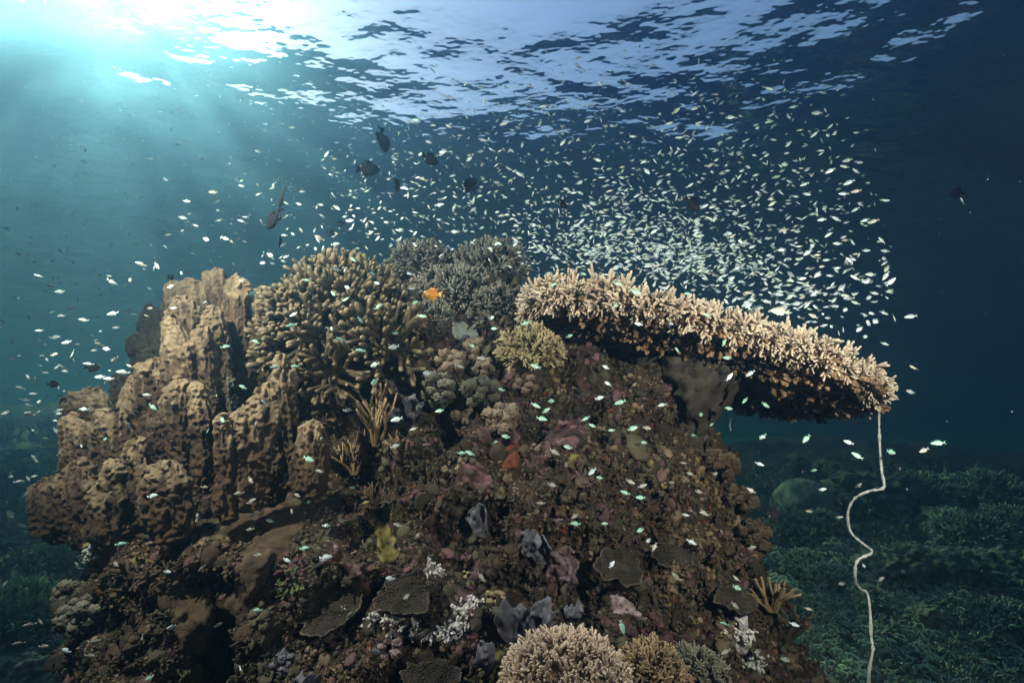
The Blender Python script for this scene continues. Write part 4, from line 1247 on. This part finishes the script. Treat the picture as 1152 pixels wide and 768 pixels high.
def fish_mesh(name, H, W, mats, tail='fork', ns=10, bend=0.0, fins=1.0, eye=True):
    xs = np.array([0.5, 0.47, 0.40, 0.28, 0.12, -0.05, -0.2, -0.3, -0.36])
    hs = np.array([0.03, 0.25, 0.58, 0.90, 1.0, 0.88, 0.55, 0.30, 0.22]) * H / 2
    ws = np.array([0.03, 0.35, 0.70, 0.98, 1.0, 0.82, 0.48, 0.22, 0.12]) * W / 2
    a = np.linspace(0, 2 * math.pi, ns, endpoint=False)
    V = np.concatenate([np.stack([np.full(ns, x), w * np.cos(a), h * np.sin(a) - 0.02 * H], 1) for x, h, w in zip(xs, hs, ws)] + [np.array([[0.512, 0, -0.02 * H], [-0.37, 0, -0.02 * H]])])
    i = np.arange(ns); j = (i + 1) % ns; m = len(xs)
    Q = np.concatenate([np.stack([k * ns + i, (k + 1) * ns + i, (k + 1) * ns + j, k * ns + j], 1) for k in range(m - 1)])
    T = np.concatenate([np.stack([np.full(ns, m * ns), i, j], 1), np.stack([np.full(ns, m * ns + 1), (m - 1) * ns + j, (m - 1) * ns + i], 1)])
    tip = np.clip(0.5 + V[:, 2] / H, 0, 1)
    mb = MB(); mb.add(V, Q, T, tip)
    th = W * 0.05
    if tail == 'fork': tp_ = [(-0.33, 0.05 * H), (-0.5, 0.42 * H), (-0.53, 0.40 * H), (-0.43, -0.01 * H), (-0.53, -0.42 * H), (-0.5, -0.44 * H), (-0.33, -0.09 * H)]
    else: tp_ = [(-0.33, 0.10 * H), (-0.50, 0.30 * H), (-0.56, 0.36 * H), (-0.50, 0.0), (-0.56, -0.38 * H), (-0.50, -0.32 * H), (-0.33, -0.14 * H)]
    mb.add(*fin(tp_, th, 0.55))
    f = fins
    mb.add(*fin([(0.22, 0.46 * H), (0.10, (0.50 + 0.14 * f) * H), (-0.1, (0.46 + 0.16 * f) * H), (-0.26, (0.24 + 0.2 * f) * H), (-0.25, 0.18 * H), (-0.05, 0.40 * H)], th, 0.9))
    mb.add(*fin([(0.02, -0.50 * H), (-0.10, (-0.46 - 0.16 * f) * H), (-0.26, (-0.24 - 0.2 * f) * H), (-0.25, -0.2 * H), (-0.05, -0.44 * H)], th, 0.4))
    mb.add(*fin([(0.14, -0.46 * H), (0.08, -0.66 * H), (0.02, -0.62 * H), (0.05, -0.46 * H)], th, 0.3))
    if eye:
        for s in (1, -1):
            v, q, t, tt = sphere_tpl(6, 5); mb.add(v * [0.022, 0.008, 0.022] + [0.40, s * 0.335 * W, 0.06 * H], q, t, np.full(len(v), 0.5), 1.0)
    V = mb.V
    for v in V: v[:, 1] += bend * np.clip(-v[:, 0] + 0.1, 0, 1) ** 2
    me = mb.mesh(name); 
    for q in mats[:1]: me.materials.append(q)
    return me, mb
FM = {
    'silver': fish_mat('silvery fish skin', (0.74, 0.84, 0.90), (0.44, 0.53, 0.58)),
    'greenish': fish_mat('pale greenish fish skin', (0.72, 0.84, 0.76), (0.40, 0.56, 0.46)),
    'yellowish': fish_mat('pale yellowish fish skin', (0.76, 0.76, 0.66), (0.44, 0.43, 0.32)),
    'mint': fish_mat('mint green fish skin', (0.46, 0.66, 0.56), (0.20, 0.46, 0.38)),
    'grey': fish_mat('pale grey fish skin', (0.40, 0.39, 0.36), (0.20, 0.19, 0.17)),
    'black': fish_mat('black fish skin', (0.012, 0.013, 0.016), (0.008, 0.008, 0.010)),
    'orange': fish_mat('orange fish skin', (0.62, 0.27, 0.02), (0.50, 0.17, 0.01)),
}
SMALL = {}
for c in ('silver', 'greenish', 'yellowish', 'mint', 'grey'):
    SMALL[c] = [fish_mesh('small_fish_' + c, h, w, [FM[c]], bend=b)[0] for h, w, b in ((0.33, 0.14, 0.0), (0.29, 0.13, 0.10), (0.36, 0.15, -0.10))]
def fish_rot(head, roll=0.0):
    x = np.asarray(head, float); x = x / np.linalg.norm(x)
    up = np.array([0, 0, 1.0])
    y = np.cross(up, x); y /= np.linalg.norm(y); z = np.cross(x, y)
    Mx = np.stack([x, y, z], 1)
    c, s = math.cos(roll), math.sin(roll)
    return Mx @ np.array([[1, 0, 0], [0, c, -s], [0, s, c]])
def put_fish(me, name, p, head, L, roll=0.0):
    o = bpy.data.objects.new(name, me); C.objects.link(o)
    Mx = np.eye(4); Mx[:3, :3] = fish_rot(head, roll) * L; Mx[:3, 3] = p
    o.matrix_world = Matrix(Mx.tolist())
    return o
def heading(r, left=0.6, pitch=22, yaw=32):
    s = -1 if r.random() < left else 1
    ya, pi_ = R(r.normal(0, yaw)), R(r.normal(0, pitch))
    return np.array([s * math.cos(ya) * math.cos(pi_), math.sin(ya) * math.cos(pi_), math.sin(pi_)])

# larger fish
BL, _ = fish_mesh('black_fish', 0.62, 0.20, [FM['black']], tail='lunate', ns=14, fins=1.5, eye=False)
BIG = [  # photo point, length in photo pixels, heading (right, away, up), depth, label
    (431, 158, 25, (0.15, 0.3, -1.0), 2.9, 'black plump fish diving nose down, highest of the dark fish'),
    (414, 190, 22, (1, 0.3, 0.15), 3.0, 'black fish seen broadside just below the highest dark fish'),
    (484, 179, 18, (0.8, 0.5, -0.2), 3.2, 'black round fish right of the highest dark fish, tail to the left'),
    (447, 208, 15, (0.1, 0.5, 1.0), 3.3, 'small slim black fish hanging upright between the dark fish'),
    (529, 208, 19, (-0.6, 0.3, 0.8), 3.2, 'black fish angled nose up, farthest right over the bush corals'),
    (317, 222, 22, (-0.5, 0.6, -0.7), 3.0, 'black fish with spread fins, upper of the touching dark pair on the left'),
    (308, 246, 25, (-0.5, 0.25, -0.75), 2.8, 'big black oval fish, lower of the touching dark pair on the left'),
    (315, 272, 14, (-0.2, 0.5, 0.9), 3.3, 'small black fish just under the dark pair, above the finger coral'),
    (372, 262, 8, (1, 0.3, -0.3), 3.6, 'tiny black fish hovering just above the finger coral dome'),
    (384, 251, 7, (1, 0.5, 0.1), 3.8, 'tiny black fish higher right of its twin above the finger coral'),
    (633, 230, 13, (1, 0.8, 0.0), 3.4, 'dark fish half hidden in the silver cloud left of centre'),
    (779, 229, 20, (1, 0.4, -0.6), 3.0, 'slim dark fish slanting down in the silver cloud over the table coral'),
    (104, 413, 12, (1, 0.4, 0), 3.6, 'dark grey fish among pale ones, far left over the flat crest'),
    (60, 432, 9, (1, 0.5, 0.1), 4.0, 'small dark grey fish low at the far left'),
    (1076, 217, 12, (-0.6, 0.7, 0.4), 4.5, 'shadowy dark fish alone in the navy water at far right'),
    (192, 312, 8, (0.2, 0.5, 1.0), 3.8, 'tiny dark fish above the left crest of the brown lobes'),
    (870, 578, 16, (1, 0.4, -0.1), 2.6, 'dark fish beside the right rock edge in the green gap'),
]
for px, py, l, hd, Y, lab in BIG:
    p = at(px, py, Y * 0.62); L = l * project(p)[2] / FPX * 1.12
    tag(put_fish(BL, 'dark_fish', p, hd, L), lab, 'fish')
OR, _ = fish_mesh('orange_fish', 0.52, 0.20, [FM['orange']], tail='lunate', ns=12, fins=1.1)
p = at(486, 331, 2.3); tag(put_fish(OR, 'orange_fish', p, (-1, 0.25, 0.12), 23 * project(p)[2] / FPX), 'single bright orange fish by the bush corals right of the finger dome', 'fish')
p = at(877, 350, 1.95); tag(put_fish(fish_mesh('wrasse', 0.42, 0.18, [FM['yellowish']], ns=12)[0], 'yellow_fish', p, (-1, 0.3, 0.25), 19 * project(p)[2] / FPX), 'stout yellowish fish resting on the upper rim of the table coral, right half', 'fish')

# small fish in front of the reef, where the photo shows them
def zs(pts, x0, y0, s): return [(x0 + a / s, y0 + b / s) for a, b in pts]
SPOT = zs([(170, 462), (233, 460), (253, 543), (138, 580), (107, 647), (66, 527), (108, 382), (95, 229), (380, 375), (443, 410), (555, 355), (549, 399), (487, 456), (488, 509), (350, 340), (618, 257), (607, 211), (714, 257), (735, 213), (970, 323), (863, 306), (832, 435), (1005, 461), (656, 482), (894, 535), (1053, 572), (695, 603), (1023, 628), (908, 685), (874, 704), (1064, 735), (1107, 719), (793, 738), (766, 738), (553, 716), (394, 693), (318, 692), (278, 758), (558, 630), (612, 661), (402, 601), (228, 295), (222, 330), (444, 314), (495, 195), (400, 208), (270, 185), (355, 228), (480, 163), (395, 247), (500, 270), (870, 340), (760, 460), (800, 395), (640, 300), (420, 120), (365, 150)], 250, 250, 2.845)
SPOT += zs([(490, 592), (413, 650), (336, 694), (665, 667), (712, 633), (470, 552), (693, 555), (722, 398)], 0, 250, 2.845)
SPOT += zs([(355, 45), (362, 109), (330, 165), (410, 183), (575, 193), (275, 247), (302, 274), (460, 285), (377, 292), (517, 283), (697, 312), (143, 507), (452, 494), (498, 510), (657, 420), (665, 625), (740, 618), (690, 730), (232, 630), (235, 659), (350, 658), (840, 83), (900, 176), (982, 193), (728, 230), (770, 270), (925, 528), (837, 206), (971, 318), (958, 425), (685, 462), (785, 462), (612, 498), (720, 533), (430, 537), (490, 556), (545, 750), (522, 725), (300, 455), (330, 478), (505, 340), (120, 215), (80, 195)], 580, 400, 3.49)
SPOT += zs([(1030, 85), (808, 115), (660, 137), (770, 157), (810, 182), (820, 227), (806, 273), (940, 214), (958, 163), (995, 180), (870, 245), (1053, 260), (1103, 243), (1100, 157), (1135, 138), (492, 165), (390, 320), (374, 385), (95, 580), (830, 533), (704, 580), (552, 587), (540, 410), (650, 398), (404, 578), (975, 500), (1105, 527), (774, 720), (832, 355), (925, 372), (980, 333), (480, 752), (458, 620), (290, 680), (305, 633), (213, 663), (1050, 368), (140, 650), (60, 640), (130, 570)], 0, 500, 2.865)
SPOT += zs([(120, 437), (310, 491), (163, 622), (608, 439), (748, 438), (776, 552), (978, 519), (963, 482), (990, 585), (1090, 653), (508, 358), (820, 308), (370, 222), (520, 265), (238, 270), (595, 300), (710, 300), (905, 400)], 560, 250, 3.84)
SPOT += zs([(75, 30), (205, 36), (332, 46), (358, 86), (228, 130), (363, 175), (460, 75), (487, 125), (558, 70), (600, 48), (40, 190), (95, 266), (215, 253), (255, 187), (305, 270), (378, 416), (430, 456), (312, 470), (212, 545), (170, 592), (145, 695)], 830, 480, 2.667)
SPOT += zs([(440, 620), (500, 325), (565, 400), (310, 445), (345, 468), (530, 108), (610, 150), (1110, 20), (870, 320), (930, 455), (240, 240), (300, 90)], 300, 560, 3.6)
SPOT += zs([(390, 268), (650, 318), (560, 195), (688, 68), (765, 60), (712, 178), (895, 325), (898, 363), (845, 508), (432, 523), (890, 435), (1090, 655), (980, 620), (850, 622), (958, 200), (505, 130)], 580, 560, 3.6)
ANCH = [
    (310, 430, 'the big upright tan coral'), (350, 505, 'the squarish tan slab'), (258, 520, 'the narrow pointed lobe'), (205, 470, 'the smooth lobe pair'), (195, 555, 'the knee-like tan lobe'),
    (120, 500, 'the flat-crested brown coral'), (70, 555, 'the nose-like brown coral'), (145, 525, 'the knobbly yellowish coral'), (240, 400, 'the holed tan coral wall'), (255, 325, 'the topmost brown lobes'),
    (300, 370, 'the dim brown lobes'), (340, 330, 'the left finger coral dome side'), (400, 300, 'the finger coral crown'), (385, 370, 'the finger coral middle'), (440, 380, 'the hanging finger coral spray'),
    (375, 425, 'the splayed hanging coral fingers'), (425, 470, 'the upright tan twigs'), (402, 515, 'the lower tan twigs'), (464, 465, 'the small violet fan sponge'), (475, 300, 'the grey skyline bush'),
    (552, 300, 'the highest bush coral'), (512, 340, 'the sprawling grey bush'), (560, 355, 'the shaded bush coral'), (596, 400, 'the yellowish leather coral'), (515, 405, 'the pale knobbly clumps'),
    (545, 470, 'the pale knobbly pair'), (565, 500, 'the bright pink pillow'), (635, 490, 'the dull pink crust'), (640, 518, 'the yellow green spot'), (535, 540, 'the dim pink crust'),
    (435, 610, 'the yellow mossy patch'), (300, 600, 'the diagonal brown crust'), (225, 700, 'the folded brown plates'), (100, 620, 'the dull purple crust'), (85, 690, 'the grey lumpy lower left edge'),
    (160, 640, 'the dark lower left wall'), (260, 650, 'the upper folded plates'), (378, 680, 'the reddish brown plate'), (456, 668, 'the dark dish coral'), (480, 705, 'the white soft coral band'),
    (545, 590, 'the upright violet leaf sponge'), (600, 620, 'the ragged violet sponges'), (635, 640, 'the lilac knobbly crust'), (580, 702, 'the big violet leaf sponge'), (640, 745, 'the large pale branching coral'),
    (692, 640, 'the frilled brown dish'), (735, 750, 'the brownish branching coral'), (690, 555, 'the small brown disc'), (760, 622, 'the thin brown plate'), (720, 590, 'the bare dim rock face'),
    (700, 510, 'the dark hollow under the stalk'), (770, 450, 'the grey table coral stalk'), (690, 420, 'the dark underside, left part'), (760, 400, 'the table coral rim'), (640, 335, 'the left table coral end'),
    (860, 430, 'the dark underside, right part'), (940, 440, 'the right table coral tip'), (830, 500, 'the dark round knobs'), (850, 560, 'the right rock edge'), (865, 660, 'the tan splayed twigs'),
    (835, 715, 'the whitish soft coral patch'), (800, 680, 'the dim right-hand plate'), (900, 545, 'the smooth far dome'), (980, 520, 'the upper whip coral'), (955, 590, 'the whip coral bends'), (985, 660, 'the lower whip coral'),
    (1040, 500, 'the water right of the whip'), (350, 740, 'the pale clump at bottom left'), (430, 740, 'the lilac buttons'), (640, 600, 'the speckled middle of the face'), (620, 450, 'the dark gap left of the stalk'), (20, 700, 'the bright green corner coral'),
]
WORDN = ['no', 'one', 'two', 'three', 'four', 'five', 'six', 'seven', 'eight', 'nine', 'ten', 'eleven', 'twelve']
ORD = ['topmost', '2nd from top', '3rd from top', 'fourth from top', 'fifth from top', 'sixth from top', 'seventh from top', 'eighth from top', 'ninth from top', 'tenth from top'] + ['%dth from top' % k for k in range(11, 60)]
def ray_depth(px, py):
    """how far the reef is along this photo point (rock or any coral built so far)"""
    return SOLID.ray_cast(Vector((0, 0, 0)), ray(px, py).normalized())[3]
def solid_tree():
    dg = bpy.context.evaluated_depsgraph_get(); V, F, n = [], [], 0
    for o in S.objects:
        if o.type != 'MESH' or o.name.split('.')[0] in ('haze', 'water_surface', 'seabed', 'encrusting_growth', 'small_fish', 'dark_fish', 'orange_fish', 'yellow_fish'): continue
        if len(o.data.vertices) > 90000: 
            continue
        m = o.matrix_world
        V += [m @ v.co for v in o.data.vertices]; F += [tuple(i + n for i in p.vertices) for p in o.data.polygons]; n = len(V)
    V += [Vector(v) for v in RV]; F += [tuple(i + n for i in q) for q in RQ.tolist()]
    return BVHTree.FromPolygons(V, F)
bpy.context.view_layer.update()
SOLID = solid_tree()
r = np.random.default_rng(23)
groups = {}
for px, py in SPOT:
    dist = ray_depth(px, py)
    dir_ = ray(px, py).normalized()
    dist = min(dist, 2.9) if dist else r.uniform(2.2, 3.0)
    back = r.uniform(0.06, 0.30) if r.random() < 0.8 else r.uniform(0.3, 0.7)
    p = dir_ * max(1.25, dist - back)
    deep = py > 520
    col = 'mint' if r.random() < (0.22 if deep else 0.62) else ('grey' if r.random() < (0.75 if deep else 0.3) else 'silver')
    L = r.uniform(0.030, 0.042) if deep else r.uniform(0.034, 0.049)
    o = put_fish(SMALL[col][r.integers(3)], 'small_fish', p, heading(r, 0.55, 24, 30), L, r.normal(0, 0.2))
    a = min(ANCH, key=lambda q: (q[0] - px) ** 2 + (q[1] - py) ** 2)
    groups.setdefault((col, a[2]), []).append((py, px, o))
for (col, a), fs in groups.items():
    fs.sort(key=lambda q: q[0])
    word = {'mint': 'mint', 'grey': 'pale grey', 'silver': 'silvery'}[col]
    for k, (py, px, o) in enumerate(fs):
        if len(fs) == 1: lab = 'small %s fish close to %s' % (word, a)
        elif len(fs) == 2: lab = '%s of two small %s fish close to %s' % (('upper', 'lower')[k], word, a)
        else: lab = '%s %s fish close to %s' % (ORD[k] if k < len(fs) - 1 else 'lowest', word, a)
        tag(o, lab, 'fish', 'small fish in front of the reef')

# the silver cloud in open water
MIX = [  # weight, centre, spread, depth range
    (0.32, (728, 268), (90, 30), (2.3, 3.8)), (0.14, (690, 240), (90, 40), (2.5, 4.0)), (0.17, (800, 215), (95, 62), (2.2, 3.6)), (0.06, (920, 250), (42, 62), (2.1, 3.0)),
    (0.13, (500, 215), (110, 55), (2.6, 4.5)), (0.08, (650, 120), (150, 38), (2.4, 3.6)), (0.06, (250, 215), (110, 65), (3.0, 5.5)), (0.05, (110, 330), (90, 70), (2.6, 4.5)), (0.04, (60, 500), (50, 110), (2.4, 3.6)), (0.03, (860, 320), (60, 22), (2.1, 2.6)), (0.03, (960, 325), (30, 26), (2.0, 2.5)), (0.12, (680, 280), (60, 14), (2.6, 3.6)), (0.13, (790, 298), (50, 15), (2.5, 3.4)), (0.05, (880, 335), (40, 16), (2.3, 3.0)), (0.10, (450, 235), (80, 45), (2.3, 3.4)), (0.08, (560, 190), (90, 60), (2.4, 3.6)), (0.06, (230, 250), (100, 70), (2.4, 3.6)), (0.06, (150, 280), (110, 100), (2.5, 4.0)), (0.03, (50, 430), (40, 60), (2.0, 3.0)), (0.06, (760, 150), (110, 40), (2.2, 3.4)),
]
EXTRA = zs([(212, 384), (317, 391), (368, 438), (267, 312), (361, 193), (361, 292), (660, 55), (451, 134), (502, 140), (546, 206), (416, 186), (190, 222), (65, 530), (173, 423), (177, 368), (318, 494), (347, 500), (283, 453), (187, 528), (393, 480), (235, 440), (340, 405), (840, 130), (865, 105), (1010, 85), (1023, 50)], 0, 250, 2.845)
EXTRA += zs([(383, 462), (467, 430), (510, 433), (487, 482), (421, 510), (404, 545), (517, 547), (572, 513), (611, 520), (600, 547), (563, 533), (435, 590), (649, 620), (693, 641), (940, 643), (577, 584), (600, 612), (560, 620), (615, 655), (628, 705), (490, 703), (537, 700), (500, 665), (387, 375), (320, 283), (400, 342), (305, 318), (95, 398), (85, 347), (83, 300)], 752, 0, 2.845)
EXTRA += zs([(232, 62), (540, 68), (445, 97), (597, 177), (683, 58), (690, 116), (693, 92), (695, 172), (712, 190), (708, 220), (722, 306), (775, 301), (693, 389), (784, 464), (690, 290), (650, 291), (640, 322), (428, 180), (580, 122), (663, 316), (775, 542)], 752, 250, 2.845)
EXTRA += zs([(533, 395), (720, 457), (800, 387), (845, 568), (658, 340), (413, 267), (333, 305), (357, 312), (303, 225), (583, 558), (945, 437), (1095, 440), (1065, 495), (497, 482), (420, 510), (355, 404), (250, 384), (372, 742), (93, 722), (832, 512), (965, 147), (730, 120), (770, 187), (855, 227), (840, 268), (930, 268)], 380, 0, 2.845)
fish = []
wt = np.array([m[0] for m in MIX]); wt /= wt.sum()
def clear(px, py, d):
    h = ray_depth(px, py)
    return h is None or d < h - 0.05
for px, py in EXTRA:
    Y = r.uniform(2.0, 2.5); p = np.array(at(px, py, Y))
    fish.append((px, py, p, r.uniform(0.038, 0.054)))
while len(fish) < 3700:
    k = int(r.choice(len(MIX), p=wt)); _, c, s, dr = MIX[k]
    px, py = r.normal(c[0], s[0]), r.normal(c[1], s[1])
    if px > 1005 - max(0, 200 - py) * 0.55 or py < 45 or px < -20: continue
    Y = r.uniform(*dr); p = np.array(at(px, py, Y))
    if p[2] > SURF_Z - 0.5 or not clear(px, py, np.linalg.norm(p)): continue
    fish.append((px, py, p, 0.033 * r.lognormal(0, 0.22)))
size = [L / project(p)[2] for _, _, p, L in fish]
order = sorted(range(len(fish)), key=lambda k: (k >= len(EXTRA), -size[k]))
def region(px, py):
    if px < 150: return 'over the far left of the reef' if py > 300 else 'in the left sunbeams'
    if px < 330: return 'left of the dark pair' if py < 240 else 'above the left brown lobes'
    if px < 470: return 'around the dark fish' if py > 130 else 'high over the dark fish'
    if px < 600: return 'over the skyline bush corals' if py > 170 else 'under the ripples at top centre'
    if px < 700: return 'by the left table end' if py > 230 else ('above the left cloud' if py > 130 else 'under the bright ripples')
    if px < 800: return 'over the middle of the table' if py > 240 else ('high in mid cloud' if py > 140 else 'under the ripples above the cloud')
    if px < 900: return 'low over the right table half' if py > 260 else ('right in the cloud' if py > 160 else 'top right of the cloud')
    return 'off the right table tip' if py > 280 else 'right fringe of the cloud'
cells = {}
stuff = {c: MB() for c in ('silver', 'greenish', 'yellowish')}
tplf = {c: [fish_mesh('tmp_fish', h, 0.15, [FM[c]], ns=6, bend=b, eye=False)[1] for h, b in ((0.32, 0.0), (0.28, 0.1), (0.35, -0.1))] for c in stuff}
for c, k in enumerate(order):
    px, py, p, L = fish[k]
    hd = heading(r, 0.72 if px > 640 else 0.5, 24, 38) + (np.array([0, 0, -0.12]) if px > 640 else 0)
    if px < 640 and r.random() < 0.4: hd = heading(r, 0.6, 40, 50)
    col = ['silver', 'greenish', 'yellowish'][int(r.choice(3, p=(0.70, 0.22, 0.08)))]
    roll = r.normal(0, 0.3)
    if c < 300:
        o = put_fish(SMALL[col][r.integers(3)], 'silver_fish', p, hd, L, roll)
        view = 'slim end-on' if abs(hd[0]) < 0.6 * np.linalg.norm(hd) else 'broadside'
        tilt = 'nose up' if hd[2] > 0.3 else ('nose down' if hd[2] < -0.3 else 'level')
        way = 'facing left' if hd[0] < 0 else 'facing right'
        cells.setdefault((col, view, tilt, way, region(px, py)), []).append((px, o))
    else:
        t = tplf[col][r.integers(3)]
        Mx = np.eye(4); Mx[:3, :3] = fish_rot(hd, roll) * L; Mx[:3, 3] = p
        for V, Tt in zip(t.V, t.tip): pass
        V = np.concatenate(t.V); stuff[col].add(V @ Mx[:3, :3].T + p, np.concatenate(t.Q), np.concatenate(t.T), np.concatenate(t.tip))
POS = {1: [''], 2: ['left ', 'right '], 3: ['leftmost ', 'middle ', 'rightmost ']}
for (col, view, tilt, way, reg), fs in cells.items():
    fs.sort(key=lambda q: q[0])
    for k, (px, o) in enumerate(fs):
        pos = POS[len(fs)][k] if len(fs) in POS else (ORD[k].replace('topmost', 'leftmost').replace('from top', 'from left') + ' ' if k < len(fs) - 1 else 'rightmost ')
        kind_ = 'slim ' if view != 'broadside' else ''
        tag(o, '%s%s%s fish, %s, %s, %s' % (pos, kind_, col, tilt, way, reg), 'fish', 'silver fish in the open water')
V, Q, T, tip, mi, n = [], [], [], [], [], 0
for k, c in enumerate(stuff):
    mb = stuff[c]; q = np.concatenate(mb.Q) + n; t = np.concatenate(mb.T) + n
    V += mb.V; tip += mb.tip; Q.append(q); T.append(t); n += mb.n
me = mesh_from(np.concatenate(V), (np.concatenate(Q), np.concatenate(T)), 'fish_school', {'tip': np.concatenate(tip), 'tint': np.zeros(n)})
for c in stuff: me.materials.append(FM[c])
me.polygons.foreach_set('material_index', np.concatenate([np.full(len(q), k) for k, q in enumerate(Q)] + [np.full(len(t), k) for k, t in enumerate(T)]).astype(np.int32))
tag(obj('fish_school', me, None), kind='stuff')

# specks drifting in the water
mb = MB(); sp = sphere_tpl(5, 4)
for _ in range(1500):
    px, py = r.uniform(0, 1152), r.uniform(60, 768)
    Y = r.uniform(0.9, 4.5); p = np.array(at(px, py, Y))
    if not clear(px, py, np.linalg.norm(p)): continue
    s = r.lognormal(0, 0.4) * 0.0007 * (0.5 + 0.5 * Y / 2)
    mb.add(sp[0] * [s, s, s * r.uniform(0.8, 2.5)] + p, sp[1], sp[2], sp[3])
tag(mb.build('drifting_specks', M['white']), kind='stuff')
